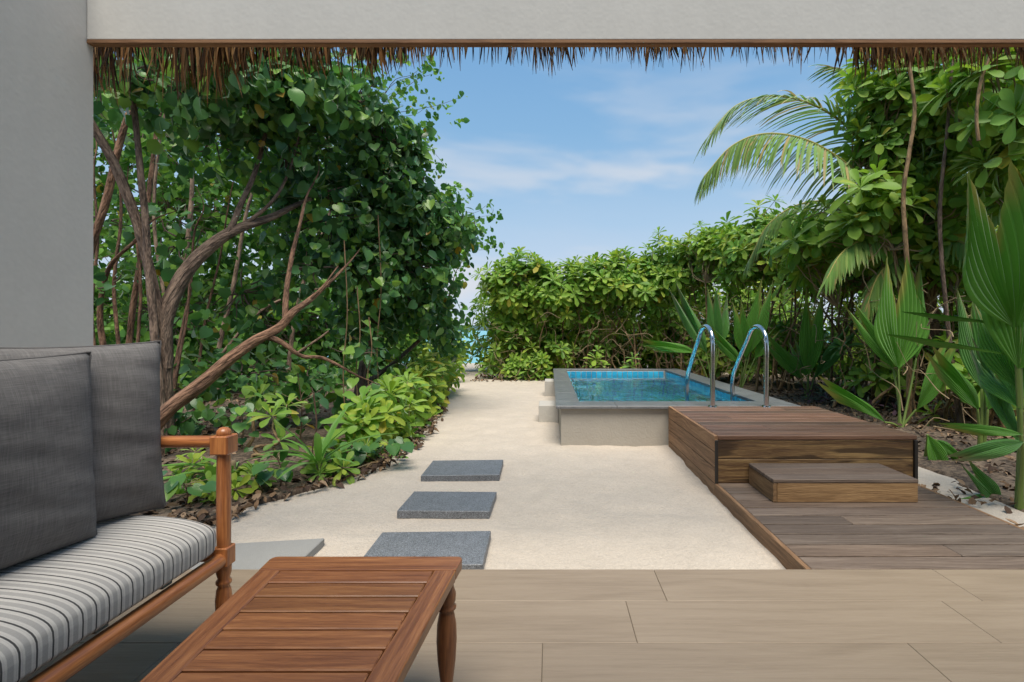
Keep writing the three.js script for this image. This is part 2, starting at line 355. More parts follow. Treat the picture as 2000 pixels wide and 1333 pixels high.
// ---------------------------------------------------------------- ground, sea
const FLOOR = 0.11, FLOOR_Z = 2.33, DECK = 0.11, TOP = 0.45;
function sandY(x, z) {                                          // z is depth in front of the camera
  let y = 0.018 + 0.035 * smooth(3.2, 5.0, z);
  y += 0.022 * (fbm3(x * 1.3 + 5, 1.7, z * 1.3, 3) - 0.5) + 0.010 * (noise3(x * 4.1, 3.3, z * 4.1) - 0.5) + 0.007 * (noise3(x * 11, 9, z * 11) - 0.5);
  y += 0.009 * (smooth(0.55, 0.75, noise3(x * 5.2 + 31, 6, z * 4.2)) - smooth(0.6, 0.8, noise3(x * 4.4, 16, z * 5.1))) * smooth(2.6, 3.2, z);
  for (const [a, b, c, d] of [[-1.0, -0.4, 3.95, 4.41], [-0.95, -0.38, 3.19, 3.57], [-0.94, -0.33, 2.46, 2.88]]) {          // sand lies level round the stepping stones
    const o = Math.max(a - x, x - b, c - z, z - d, 0);
    if (o < 0.12) y = lerp(0.020 + 0.012 * smooth(2.6, 4.2, z) + 0.004 * (noise3(x * 14, 3, z * 14) - 0.5), y, smooth(0.02, 0.12, o));
  }
  if (x > 0.2 && x < 2.36 && z > 5.25 && z < 9.86) y = -0.9;      // the pool is dug in
  y -= smooth(17, 30, z) * 1.6 + smooth(30, 60, z) * 1.5;
  return y;
}
function bedEdge(z) {                                           // right-hand limit of the left planting bed
  const k = [[2.3, -2.35], [3.3, -2.05], [3.75, -1.66], [4.4, -1.42], [5.5, -1.40], [8, -1.72], [11, -2.15], [14, -2.6], [20, -3.4]];
  let i = 0; while (i < k.length - 2 && z > k[i + 1][0]) i++;
  return lerp(k[i][1], k[i + 1][1], Math.min(1, Math.max(0, (z - k[i][0]) / (k[i + 1][0] - k[i][0])))) + 0.10 * (noise3(z * 2.6, 4, 1) - 0.5) + 0.05 * (noise3(z * 9, 2, 1) - 0.5);
}
{
  const zs = (t) => 2.2 + (t < 0.8 ? t / 0.8 * 12 : 12 + Math.pow((t - 0.8) / 0.2, 2.2) * 60), xs = (t) => { const s = t * 2 - 1; return Math.sign(s) * (Math.abs(s) < 0.7 ? Math.abs(s) / 0.7 * 5 : 5 + Math.pow((Math.abs(s) - 0.7) / 0.3, 2.5) * 75); };
  struct('sand_ground', grid(300, 420, (i, j) => { const x = xs(i), z = zs(j); return [x, sandY(x, z), -z, x, z]; }), M.sand, 'pale raked sand covering the garden and running down to the beach', 'sand');
  const back = new THREE.BoxGeometry(160, 0.1, 30); back.translate(0, -0.12, 12.6);
  struct('ground', back, M.soil, 'bare earth under and behind the villa', 'ground');
}
struct('soil_bed', grid(60, 160, (i, j) => {
  const z = 2.2 + j * 12, e = bedEdge(z), x = e - i * i * 7, s = smooth(0, 0.05, i);
  return [x, sandY(x, z) - 0.03 + 0.055 * s + 0.05 * smooth(0.1, 0.4, i) + 0.03 * (noise3(x * 5, 7, z * 5) - 0.5) * s, -z, x, z];
}), M.soil, 'dark brown soil of the planting bed under the leafy trees', 'soil');
struct('soil_bed', grid(50, 90, (i, j) => {
  const z = 2.3 + j * 10.6, e = (z < 5.4 ? 3.05 + 0.45 * (noise3(z * 1.7, 5, 4) - 0.3) : z < 10.2 ? 2.75 + 0.4 * smooth(7.5, 5.4, z) : lerp(2.75, 1.2, Math.min(1, (z - 10.2) / 1.2))) + 0.25 * (noise3(z * 2, 8, 3) - 0.5), x = e + i * i * 9, s = smooth(0, 0.06, i);
  return [x, sandY(x, z) - 0.02 + 0.035 * s + 0.03 * (noise3(x * 5, 7, z * 5) - 0.5) * s, -z, x, z];
}).applyMatrix4(new THREE.Matrix4()), M.soil, 'brown littered soil under the palm and bushes right of the pool', 'soil');
{
  const g = grid(40, 60, (i, j) => { const z = 24 + Math.pow(j, 3) * 5000, x = (i - 0.5) * (300 + z * 3); return [x, -0.95, -z, x * 0.25, z * 0.25]; });
  struct('sea', g, M.sea, 'turquoise lagoon water beyond the gap in the bushes', 'sea');
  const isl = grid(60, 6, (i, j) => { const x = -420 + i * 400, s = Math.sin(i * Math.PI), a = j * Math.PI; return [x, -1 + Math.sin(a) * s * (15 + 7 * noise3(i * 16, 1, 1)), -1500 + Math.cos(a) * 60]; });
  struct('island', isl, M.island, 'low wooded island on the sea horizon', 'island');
}

// ---------------------------------------------------------------- veranda floor
{
  const slab = new THREE.BoxGeometry(9, 0.2, 6.318); slab.translate(2.2, FLOOR - 0.004 - 0.1, -FLOOR_Z + 0.002 + 3.159 + 0.01);
  const fl = struct('veranda_floor', slab, M.grout, 'beige wood-look porcelain tiled veranda floor', 'floor');
  const rows = [[2.33, 2.06, 1.74], [2.058, 1.784, 0.303], [1.782, 1.508, -0.027], [1.506, 1.232, 0.74], [1.23, 0.956, 0.2], [0.954, 0.68, 0.9]];
  const L = 1.27; let n = 0;
  for (const [za, zb, ph] of rows) for (let k = -4; k < 5; k++) {
    const x0 = Math.max(-2.1, ph + k * L + 0.001), x1 = Math.min(6.6, ph + (k + 1) * L - 0.001);
    if (x1 - x0 < 0.05) continue;
    part(fl, 'floor_tile', board(x0, x1, FLOOR - 0.009, FLOOR, -za, -zb, 0.0012, 'x'), M.tile[(n++ * 7 + k) & 3]);
  }
}

// ---------------------------------------------------------------- villa: wall, beam, roof with thatch fringe
{
  const v = thing('beach_villa', 'white painted villa wall and beam under a fringed palm thatch eave', 'building', V(-2.2, FLOOR, -2.3));
  const WX = -2.112;
  part(v, 'side_wall', board(WX - 0.25, WX, 0.1, 2.95, -2.37, 2.598, 0.006, 'z'), M.wallPaint);
  part(v, 'beam', board(WX + 0.002, 7, 2.522, 2.95, -2.362, -2.328, 0.003, 'x'), M.wallPaint);
  part(v, 'beam_trim', board(WX + 0.002, 7, 2.505, 2.5215, -2.364, -2.326, 0.002, 'x'), M.trimBoard);
  part(v, 'added_shade_ceiling', board(WX + 0.002, 7, 2.955, 3.05, 0.15, 2.598, 0, 'x'), M.wallPaint);  // unseen slab added to shade the floor, left open beside the beam
  part(v, 'added_bounce_wall', board(WX - 0.25, 7, 0.0, 3.3, 2.6, 2.85, 0.006, 'x'), M.wallPaint);  // unseen wall behind the camera, added to bounce sunlight into the veranda
  const roof = grid(80, 30, (i, j) => { const x = -3.2 + i * 11, s = j * 0.45; return [x, 2.80 + s * 0.62 + 0.03 * noise3(x * 9, 3, s * 3), -2.82 + s]; });
  const th = part(v, 'thatch_roof', roof, std({ color: rgb(0.16, 0.10, 0.055), roughness: 1 }));
  const R = rng(404), tones = [[0.21, 0.115, 0.055], [0.36, 0.185, 0.075], [0.11, 0.065, 0.04], [0.46, 0.27, 0.12], [0.28, 0.19, 0.105], [0.06, 0.04, 0.03]].map((c) => leafMat(...c, { t: 0, coat: 0 }));
  const shapes = [0, 1, 2, 3, 4].map((s) => {                    // a split leaflet: narrow, folded, curling, tapering to a point
    const pos = [], idx = [], q = rng(900 + s);
    const bend = (q() - 0.5) * 2.6, tw = (q() - 0.5) * 1.6, cz = (q() - 0.5) * 0.2;
    for (let k = 0; k <= 4; k++) { const t = k / 4, w = 0.5 * (k === 4 ? 0.22 : 1 - 0.22 * t), a = tw * t; for (const e of [-1, 0, 1]) pos.push(e * w * Math.cos(a) + bend * t * t * 2, -t, (e === 0 ? 0.3 : 0) * w * 0.02 + cz * t * t + e * w * Math.sin(a) * 0.02); }
    for (let k = 0; k < 4; k++) for (const e of [0, 1]) { const a = k * 3 + e, b = a + 3; idx.push(a, b, a + 1, b, b + 1, a + 1); }
    return rawGeo(pos, null, idx);
  });
  const merged = [[], [], [], [], [], []], list = [];
  for (let k = 0; k < 4800; k++) {
    let x = -2.55 + R() * 5.75;
    const clump = smooth(0.35, 0.7, noise3(x * 7, 2, 8)) * 0.6 + 0.4;
    if (R() > clump) continue;
    const left = x < -1.75, dense = x < -0.75 || x > 1.6;
    if (!dense && R() < 0.5) continue;
    const z = 2.60 + R() * 0.25, depthTop = EYE + 0.562 * z, hang = (left ? 0.05 + 0.20 * Math.pow(R(), 1.6) : 0.025 + 0.13 * Math.pow(R(), 1.25)) * (dense ? 1.1 : 0.95) * (0.7 + 0.7 * noise3(x * 5.3, 11, 4));
    const len = 0.12 + hang;
    list.push({ x, y: depthTop + 0.12, z, len, w: 0.004 + 0.012 * R() * R() + (dense ? 0.002 : 0), tilt: (R() - 0.5) * (0.2 + 0.55 * R() * R()), s: Math.floor(R() * 5), m: Math.floor(Math.pow(R(), 1.1) * 6), yaw: (R() - 0.5) * 1.4, lean: (R() - 0.5) * 0.3 });
  }
  list.sort((a, b) => b.w * b.len - a.w * a.len);
  list.forEach((b, k) => {
    const mtx = new THREE.Matrix4().compose(V(b.x, b.y, -b.z), new THREE.Quaternion().setFromEuler(new THREE.Euler(b.lean, b.yaw, b.tilt)), V(b.w, b.len, 1 * b.len));
    if (k < 290) { const m = part(th, 'thatch_blade', shapes[b.s], tones[b.m]); const off = m.position.clone(); m.applyMatrix4(mtx); mtx.decompose(m.position, m.quaternion, m.scale); m.position.add(off); }
    else merged[b.m].push(shapes[b.s].clone().applyMatrix4(mtx));
  });
  merged.forEach((g, k) => { if (g.length) part(th, 'thatch_fringe', mergeGeometries(g), tones[k]).userData.kind = 'stuff'; });
}

// ---------------------------------------------------------------- stepping stones and slab in the sand
{
  const stones = [[-1.005, -0.400, 3.95, 4.41, 0.012, 'dark granite stepping stone lying farthest from the veranda'], [-0.955, -0.377, 3.187, 3.571, -0.006, 'middle dark granite stepping stone of the three in the sand'], [-0.94, -0.331, 2.463, 2.878, 0.01, 'dark granite stepping stone lying closest to the veranda floor']];
  for (const [x0, x1, z0, z1, a, label] of stones) {
    const cx = (x0 + x1) / 2, cz = (z0 + z1) / 2, g = board(x0 - cx, x1 - cx, 0, 0.05, -(z1 - cz), z1 - cz, 0.003, 'x');
    const m = single('stepping_stone', label, 'stepping stone', g, M.granite, 'granite stepping stones');
    m.position.set(cx, 0.017 + 0.012 * smooth(2.6, 4.2, cz), -cz); m.rotation.set(0, a * 2, a * 0.5);
  }
  const g = board(-2.08, -1.235, 0, 0.05, -2.80, -2.345, 0.004, 'x', (p, i) => { if (p[i + 2] < -2.6 && p[i] < -1.7) p[i + 2] += 0.13; });
  const m = single('paving_slab', 'pale grey concrete paving slab beside the sofa end', 'paving slab', g, M.concrete);
  m.position.y = 0.012;
}

// ---------------------------------------------------------------- plunge pool
const POOL = { x0: 0.055, x1: 2.48, z0: 5.05, z1: 9.98 };
{
  const { x0, x1, z0, z1 } = POOL, W = 0.05, t = 0.22;
  const ix0 = x0 + 0.235, ix1 = x1 - 0.29, iz0 = z0 + 0.36, iz1 = z1 - 0.25, LOW = -0.25, WATER = 0.345;
  const pool = thing('plunge_pool', 'raised blue tiled plunge pool with grey stone coping', 'pool', V((x0 + x1) / 2, 0, -(z0 + z1) / 2));
  const cy0 = TOP - 0.03;
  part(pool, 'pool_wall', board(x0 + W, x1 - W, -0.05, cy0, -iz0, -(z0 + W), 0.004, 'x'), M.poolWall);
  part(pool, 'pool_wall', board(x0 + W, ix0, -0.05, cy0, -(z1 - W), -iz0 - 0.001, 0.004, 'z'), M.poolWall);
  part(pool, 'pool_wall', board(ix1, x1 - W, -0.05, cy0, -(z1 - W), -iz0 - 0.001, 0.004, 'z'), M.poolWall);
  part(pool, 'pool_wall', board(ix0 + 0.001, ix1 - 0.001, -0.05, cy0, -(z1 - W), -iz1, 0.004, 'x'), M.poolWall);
  // lower shell, below ground
  const shell = [[ix0 - 0.2, ix1 + 0.2, LOW - 0.2, LOW, -iz1 - 0.2, -iz0 + 0.2], [ix0 - 0.2, ix0, LOW, -0.052, -iz1 - 0.2, -iz0 + 0.2], [ix1, ix1 + 0.2, LOW, -0.052, -iz1 - 0.2, -iz0 + 0.2], [ix0, ix1, LOW, -0.052, -iz1 - 0.2, -iz1], [ix0, ix1, LOW, -0.052, -iz0, -iz0 + 0.2]].map((b) => board(...b, 0));
  part(pool, 'pool_shell', mergeGeometries(shell), M.poolGrout);
  // coping stones, mitred at the front corner by butting the side rows behind the front row
  const cp = (a, b, c, d, gr) => part(pool, 'coping_stone', board(a, b, cy0 + 0.001, TOP, -d, -c, 0.004, gr), M.coping);
  for (let k = 0; k < 4; k++) { const a = x0 + k * (x1 - x0) / 4, b = x0 + (k + 1) * (x1 - x0) / 4 - 0.002; cp(a, b, z0, iz0 - 0.012, 'x'); cp(a, b, iz1 + 0.012, z1, 'x'); }
  for (let k = 0; k < 6; k++) { const a = iz0 - 0.010 + k * (iz1 - iz0 + 0.020) / 6, b = iz0 - 0.012 + (k + 1) * (iz1 - iz0 + 0.020) / 6; cp(x0, ix0 + 0.012, a, b, 'z'); cp(ix1 - 0.012, x1, a, b, 'z'); }
  // glazed tiles on walls and floor; grout shows between
  const S = 0.098, th = 0.008, face = board(-S / 2 + 0.005, S / 2 - 0.005, -S / 2 + 0.005, S / 2 - 0.005, 0, th, 0.0015), R = rng(55), spots = [];
  const wall = (n, put) => { for (let k = 0; k < n; k++) put(k); };
  const nx = Math.floor((ix1 - ix0) / S), nz = Math.floor((iz1 - iz0) / S), ny = Math.floor((cy0 - LOW) / S);
  for (let r = 0; r < ny; r++) {
    const y = cy0 - S * (r + 0.5) - 0.002;
    wall(nx, (k) => { spots.push([ix0 + S * (k + 0.5), y, -iz1, 0, 0, r < 1]); spots.push([ix0 + S * (k + 0.5), y, -iz0, 0, Math.PI, false]); });
    wall(nz, (k) => { spots.push([ix0, y, -iz0 - S * (k + 0.5), 0, Math.PI / 2, false]); spots.push([ix1, y, -iz0 - S * (k + 0.5), 0, -Math.PI / 2, r < 1]); });
  }
  for (let a = 0; a < nx; a++) for (let b = 0; b < nz; b++) spots.push([ix0 + S * (a + 0.5), LOW, -iz0 - S * (b + 0.5), -Math.PI / 2, 0, b > 12 && b < 24 && a < 18]);
  const rest = [[], [], [], []];
  for (const [x, y, z, rx, ry, one] of spots) {
    const m = Math.floor(R() * 4);
    if (one) { const p = part(pool, 'pool_tile', face, M.poolTile[m], V(x, y, z)); p.rotation.set(rx, ry, 0); }
    else rest[m].push(face.clone().rotateX(rx).rotateY(ry).translate(x, y, z));
  }
  rest.forEach((g, k) => { part(pool, 'pool_tile_field', mergeGeometries(g), M.poolTile[k]).userData.kind = 'stuff'; });
  {                                                              // closed body of water down to just above the floor tiles
    const nxw = 60, nzw = 110, pos = [], uv = [], idx = [], a = ix0 + 0.009, b = ix1 - 0.009, c = iz0 + 0.009, d = iz1 - 0.009, yb = LOW + 0.0085, at = (i, j) => j * (nxw + 1) + i;
    for (let j = 0; j <= nzw; j++) for (let i = 0; i <= nxw; i++) { const x = lerp(a, b, i / nxw), z = lerp(c, d, j / nzw); pos.push(x, WATER + 0.004 * (noise3(x * 3, 5, z * 2.4) - 0.5), -z); uv.push(x, z); }
    for (let j = 0; j < nzw; j++) for (let i = 0; i < nxw; i++) idx.push(at(i, j), at(i + 1, j), at(i, j + 1), at(i, j + 1), at(i + 1, j), at(i + 1, j + 1));
    const low = pos.length / 3, rim = [];
    for (let i = 0; i <= nxw; i++) rim.push(at(i, 0)); for (let j = 1; j <= nzw; j++) rim.push(at(nxw, j)); for (let i = nxw - 1; i >= 0; i--) rim.push(at(i, nzw)); for (let j = nzw - 1; j > 0; j--) rim.push(at(0, j));
    rim.forEach((k) => { pos.push(pos[k * 3], yb, pos[k * 3 + 2]); uv.push(uv[k * 2], uv[k * 2 + 1]); });
    const mid = pos.length / 3; pos.push((a + b) / 2, yb, -(c + d) / 2); uv.push(0, 0);
    rim.forEach((k, q) => { const q2 = (q + 1) % rim.length; idx.push(k, low + q, rim[q2], rim[q2], low + q, low + q2, low + q, mid, low + q2); });
    const g0 = rawGeo(pos, uv, idx).toNonIndexed(); g0.computeVertexNormals();
    part(pool, 'pool_water', g0, M.poolWater);
  }
  // white plaster steps on the left of the pool
  const b1 = single('pool_step_block', 'cream plaster step block on the sand nearer the pool corner', 'step', board(-0.145, 0.103, 0.0, 0.268, -6.76, -6.32, 0.006), M.stepBlock, 'plaster step blocks by the pool');
  const b2 = single('pool_step_block', 'cream plaster step block on the sand farther along the pool side', 'step', board(-0.097, 0.103, 0.0, 0.315, -9.3, -8.85, 0.006), M.stepBlock, 'plaster step blocks by the pool');
  // steel grab rails
  for (const [x, label] of [[1.585, 'polished steel pool grab rail next to the open water'], [2.11, 'polished steel pool grab rail next to the seedlings']]) {
    const rail = thing('grab_rail', label, 'handrail', V(x, TOP, -5.0), 'steel pool grab rails');
    const pts = [[5.0, TOP], [5.0, 0.8], [5.0, 1.06], [5.05, 1.18], [5.2, 1.235], [5.36, 1.205], [5.48, 1.1], [5.7, 0.9], [5.9, 0.69], [5.93, 0.6], [5.93, 0.4], [5.93, -0.2]].map(([z, y]) => V(x, y, -z));
    part(rail, 'rail_tube', new THREE.TubeGeometry(new THREE.CatmullRomCurve3(pts, false, 'centripetal'), 90, 0.024, 16), M.steel);
    part(rail, 'base_flange', new THREE.CylinderGeometry(0.042, 0.045, 0.012, 24).translate(x, TOP + 0.006, -5.0), M.steel);
  }
}

// ---------------------------------------------------------------- wooden deck, platform and step
{
  const X0 = 1.165, X1 = 2.58, ZF = 3.633, ZB = 5.048;
  const deck = thing('timber_deck', 'low weathered brown timber deck joining the veranda floor', 'deck', V(X0, 0, -2.34));
  let n = 0;
  for (let z = 2.338; z < 4.1; z += 0.1352) {
    const cut = n % 3 === 1 ? 1.62 + (n * 0.37) % 0.7 : 0, g = [];
    if (cut) { part(deck, 'deck_board', board(X0 + 0.028, cut - 0.001, DECK - 0.025, DECK, -(z + 0.1215), -z, 0.003), M.deck[(n * 3) % 5]); part(deck, 'deck_board', board(cut + 0.001, X1, DECK - 0.025, DECK, -(z + 0.1215), -z, 0.003), M.deck[(n * 3 + 2) % 5]); }
    else part(deck, 'deck_board', board(X0 + 0.028, X1, DECK - 0.025, DECK, -(z + 0.1215), -z, 0.003), M.deck[(n * 2 + 1) % 5]);
    n++;
  }
  part(deck, 'fascia', board(X0, X0 + 0.026, -0.03, DECK + 0.001, -ZF, -2.336, 0.003, 'z'), M.deckSide[2]);
  part(deck, 'fascia', board(X1 + 0.002, X1 + 0.026, -0.03, DECK - 0.002, -ZF, -2.336, 0.003, 'z'), M.deckSide[2]);
  part(deck, 'sub_frame', board(X0 + 0.03, X1 - 0.004, -0.02, DECK - 0.06, -4, -2.345, 0, 'z'), M.deckSide[2]);

  const pf = thing('timber_platform', 'raised oiled timber platform against the pool front', 'platform', V((X0 + X1) / 2, 0, -(ZF + ZB) / 2));
  const pz = (ZB - ZF) / 10;
  for (let k = 0; k < 10; k++) {
    const a = ZF + k * pz, b = a + pz - 0.012, m = (k * 3 + 1) % 4, x1 = X1 + 0.025;
    if (k % 3 === 2) { const c = 1.5 + ((k * 0.61) % 1) * 0.8; part(pf, 'platform_board', board(X0 + 0.026, c - 0.001, TOP - 0.03, TOP, -b, -a, 0.003), M.deckTop[m]); part(pf, 'platform_board', board(c + 0.001, x1, TOP - 0.03, TOP, -b, -a, 0.003), M.deckTop[(m + 1) % 4]); }
    else part(pf, 'platform_board', board(X0 + 0.026, x1, TOP - 0.03, TOP, -b, -a - (k ? 0 : 0.012) * 0, 0.003), M.deckTop[m]);
  }
  const sides = [[-0.03, 0.108], [0.111, 0.218], [0.221, 0.333], [0.336, TOP - 0.001]];
  sides.forEach(([a, b], k) => part(pf, 'side_board', board(X0, X0 + 0.0245, a, b, -ZB, -(ZF + 0.001), 0.003, 'z'), M.deckSide[[2, 1, 1, 0][k]]));
  part(pf, 'corner_trim', board(X0 + 0.001, X0 + 0.024, DECK + 0.002, TOP - 0.032, -ZF + 0.001, -ZF + 0.012, 0.002, 'y'), M.darkTrim);
  part(pf, 'corner_trim', board(X1 + 0.001, X1 + 0.024, DECK + 0.002, TOP - 0.032, -ZF - 0.02, -ZF + 0.012, 0.002, 'y'), M.darkTrim);
  part(pf, 'front_board', board(X0 + 0.026, X1, 0.285, TOP - 0.034, -ZF - 0.03, -ZF - 0.004, 0.003), M.stained);
  part(pf, 'front_board', board(X0 + 0.026, X1, DECK + 0.003, 0.282, -ZF - 0.03, -ZF - 0.004, 0.003), M.stained);
  part(pf, 'side_board', board(X1 + 0.001, X1 + 0.0245, 0.0, TOP - 0.032, -ZB, -(ZF + 0.02), 0.003, 'z'), M.deckSide[2]);
  part(pf, 'sub_frame', board(X0 + 0.03, X1 - 0.01, 0.0, TOP - 0.075, -ZB + 0.01, -ZF - 0.035, 0, 'x'), M.deckSide[2]);

  const st = thing('timber_step', 'small box-shaped timber step on the deck before the platform', 'step', V(1.86, DECK, -3.4));
  const sx0 = 1.405, sx1 = 2.322, sz0 = 3.225, sz1 = ZF - 0.006, sh = 0.258;
  for (let k = 0; k < 3; k++) { const w = (sz1 - sz0) / 3; part(st, 'step_board', board(sx0, sx1, sh - 0.022, sh, -(sz0 + (k + 1) * w - 0.005), -(sz0 + k * w), 0.003), M.deck[[1, 3, 0][k]]); }
  part(st, 'front_board', board(sx0 + 0.027, sx1 - 0.002, DECK + 0.002, sh - 0.024, -sz0 - 0.028, -sz0 - 0.003, 0.003), M.fresh[0]);
  part(st, 'side_board', board(sx0 + 0.001, sx0 + 0.025, DECK + 0.002, sh - 0.024, -sz1, -sz0 - 0.003, 0.003, 'z'), M.fresh[1]);
  part(st, 'side_board', board(sx1 - 0.001, sx1 - 0.025, DECK + 0.002, sh - 0.024, -sz1, -sz0 - 0.030, 0.003, 'z'), M.fresh[1]);
}

// ---------------------------------------------------------------- sofa and cushions
function pillow(W, H, Th, seed) {                                // front face looks along +z, base at y = 0
  const n = 44, pos = [], uv = [], idx = [];
  for (const s of [1, -1]) for (let j = 0; j <= n; j++) for (let i = 0; i <= n; i++) {
    const a = i / n * 2 - 1, b = j / n * 2 - 1, ea = 1 - Math.pow(Math.abs(a), 3.2), eb = 1 - Math.pow(Math.abs(b), 3.2);
    const pinch = 0.05, x = a * W / 2 * (1 - pinch * (1 - b * b)), y = (b * H / 2) * (1 - pinch * (1 - a * a)) + H / 2;
    const edge = 1 - Math.max(Math.abs(a), Math.abs(b));
    let z = Th / 2 * Math.pow(Math.max(0, ea * eb), 0.48);
    z += (0.022 * (fbm3(a * 1.4 + seed, b * 2.6, s * 3, 3) - 0.5) + 0.008 * (noise3(a * 2.2 + seed, b * 8 + a * 2, s) - 0.5) + 0.004 * Math.sin(a * 26 + 3 * noise3(b * 3, seed, 1)) * smooth(0.14, 0, edge) * (edge > 0 ? 1 : 0)) * Math.min(1, edge * 10);
    pos.push(x, y, s * z); uv.push(x, y);
  }
  const m = (n + 1) * (n + 1);
  for (const s of [0, 1]) for (let j = 0; j < n; j++) for (let i = 0; i < n; i++) { const a = s * m + j * (n + 1) + i, b = a + n + 1; if (s) idx.push(a, b, a + 1, b, b + 1, a + 1); else idx.push(a, a + 1, b, b, a + 1, b + 1); }
  return rawGeo(pos, uv, idx);
}
{
  const fx = -1.117, bx = -1.88, zf = 1.75, zn = -0.25, railY = 0.421;
  const sofa = thing('wooden_sofa', 'honey brown wooden frame sofa with turned legs along the white wall', 'sofa', V(-1.5, FLOOR, -1));
  const leg = (x, z) => lathe([[0.0001, 0], [0.016, 0], [0.019, 0.012], [0.016, 0.022], [0.018, 0.03], [0.027, 0.12], [0.029, 0.17], [0.025, 0.205], [0.019, 0.217], [0.027, 0.226], [0.027, 0.234], [0.020, 0.243], [0.026, 0.262], [0.027, 0.288]].map(([r, y]) => [r * 0.9, y]), V(x, FLOOR, z));
  for (const z of [-zf, -zn]) {
    for (const x of [fx, bx]) {
      const front = x === fx;
      part(sofa, 'leg', leg(x, z), M.honey);
      part(sofa, 'corner_block', board(x - 0.026, x + 0.026, 0.397, 0.463, z - 0.026, z + 0.026, 0.004, 'y'), M.honey);
      part(sofa, 'post', lathe([[0.0215, 0.464], [0.0225, 0.6], [0.0215, front ? 0.777 : 0.99]], V(x, 0, z)), M.honey);
      if (front) {
        part(sofa, 'arm_block', board(x - 0.031, x + 0.031, 0.778, 0.842, z - 0.031, z + 0.031, 0.004, 'y'), M.honey);
        part(sofa, 'finial', lathe([[0.022, 0.843], [0.0235, 0.849], [0.021, 0.858], [0.013, 0.866], [0.0001, 0.869]], V(x, 0, z)), M.honey);
      }
    }
    part(sofa, 'arm_rail', rod(V(bx, 0.818, z), V(fx - 0.03, 0.818, z), 0.0205), M.honey);
    part(sofa, 'side_rail', rod(V(bx + 0.026, 0.43, z), V(fx - 0.027, 0.43, z), 0.022), M.honey);
  }
  part(sofa, 'front_rail', rod(V(fx, railY, -zf + 0.026), V(fx, railY, -zn - 0.026), 0.0245, 20), M.honey);
  part(sofa, 'back_rail', rod(V(bx, railY, -zf + 0.026), V(bx, railY, -zn - 0.026), 0.0245), M.honey);
  part(sofa, 'top_rail', rod(V(bx, 0.99, -zf - 0.02), V(bx, 0.99, -zn + 0.02), 0.024), M.honey);
  for (let k = 1; k < 12; k++) { const z = lerp(-zf, -zn, k / 12); part(sofa, 'back_spindle', rod(V(bx, railY + 0.02, z), V(bx, 0.97, z), 0.012, 10), M.honey); }
  for (let k = 1; k < 9; k++) { const z = lerp(-zf, -zn, k / 9); part(sofa, 'seat_slat', board(bx + 0.02, fx - 0.026, 0.434, 0.4445, z - 0.02, z + 0.02, 0.002), M.strap); }
  // long striped seat cushion
  const nz = 90, na = 48, pos = [], uv = [], idx = [], cx = (fx + bx) / 2 + 0.018, hw = (fx - bx) / 2 - 0.002, y0 = 0.4462, hh = 0.066;
  for (let j = 0; j <= nz; j++) {
    const t = j / nz, z = lerp(-zf + 0.028, -zn - 0.03, t), e = Math.min(t, 1 - t) * (zf - zn) / 0.055, k = e >= 1 ? 1 : Math.sqrt(Math.max(0, 1 - (1 - e) * (1 - e)));
    for (let i = 0; i <= na; i++) {
      const a = i / na * 2 * Math.PI, c = Math.cos(a), s = Math.sin(a), pw = 0.42;
      const x = Math.sign(c) * Math.pow(Math.abs(c), pw) * (hw - 0.05 * (1 - k)), sy = Math.sign(s) * Math.pow(Math.abs(s), s > 0 ? 0.62 : 0.3);
      const crown = sy > 0 ? 1 + 0.26 * (1 - Math.pow(x / hw, 2)) * k : 1;
      pos.push(cx + x, y0 + hh + sy * hh * k * crown + (sy > 0 ? 0.004 * (noise3(x * 5, 2, z * 5) - 0.5) : 0), z);
      uv.push(i / na * 2.2, z);
    }
  }
  for (let j = 0; j < nz; j++) for (let i = 0; i < na; i++) { const a = j * (na + 1) + i, b = a + na + 1; idx.push(a, a + 1, b, b, a + 1, b + 1); }
  single('seat_cushion', 'long grey and white striped seat cushion on the wooden sofa', 'cushion', rawGeo(pos, uv, idx), M.stripe);
  const place = (g, label, far, near, lean, y) => {
    const m = single('back_cushion', label, 'cushion', g, M.linen, 'charcoal back cushions');
    const d = V(near[0] - far[0], 0, -(near[1] - far[1]));
    m.position.set((far[0] + near[0]) / 2, y, -(far[1] + near[1]) / 2);
    m.rotation.order = 'YXZ';
    m.rotation.y = Math.atan2(-d.z, d.x) + Math.PI;              // face looks into the veranda
    m.rotation.x = lean;
    const gp = g.attributes.position, n = 44, ring = [], at = (i, j) => V(gp.getX(j * 45 + i), gp.getY(j * 45 + i), 0);
    for (let k = 0; k < n; k += 2) ring.push(at(k, 0)); for (let k = 0; k < n; k += 2) ring.push(at(n, k)); for (let k = n; k > 0; k -= 2) ring.push(at(k, n)); for (let k = n; k > 0; k -= 2) ring.push(at(0, k));
    const pip = new THREE.Mesh(new THREE.TubeGeometry(new THREE.CatmullRomCurve3(ring, true, 'catmullrom', 0.3), 180, 0.0032, 6, true), M.linen);
    pip.name = 'piping'; pip.castShadow = pip.receiveShadow = true; m.add(pip);
  };
  place(pillow(0.56, 0.57, 0.17, 3), 'charcoal linen cushion leaning beside the sofa armrest', [-1.325, 1.765], [-1.56, 1.25], -0.05, 0.592);
  place(pillow(0.60, 0.55, 0.17, 8), 'charcoal linen cushion overlapping in front of the other cushion', [-1.345, 1.508], [-1.445, 0.93], -0.04, 0.585);
}

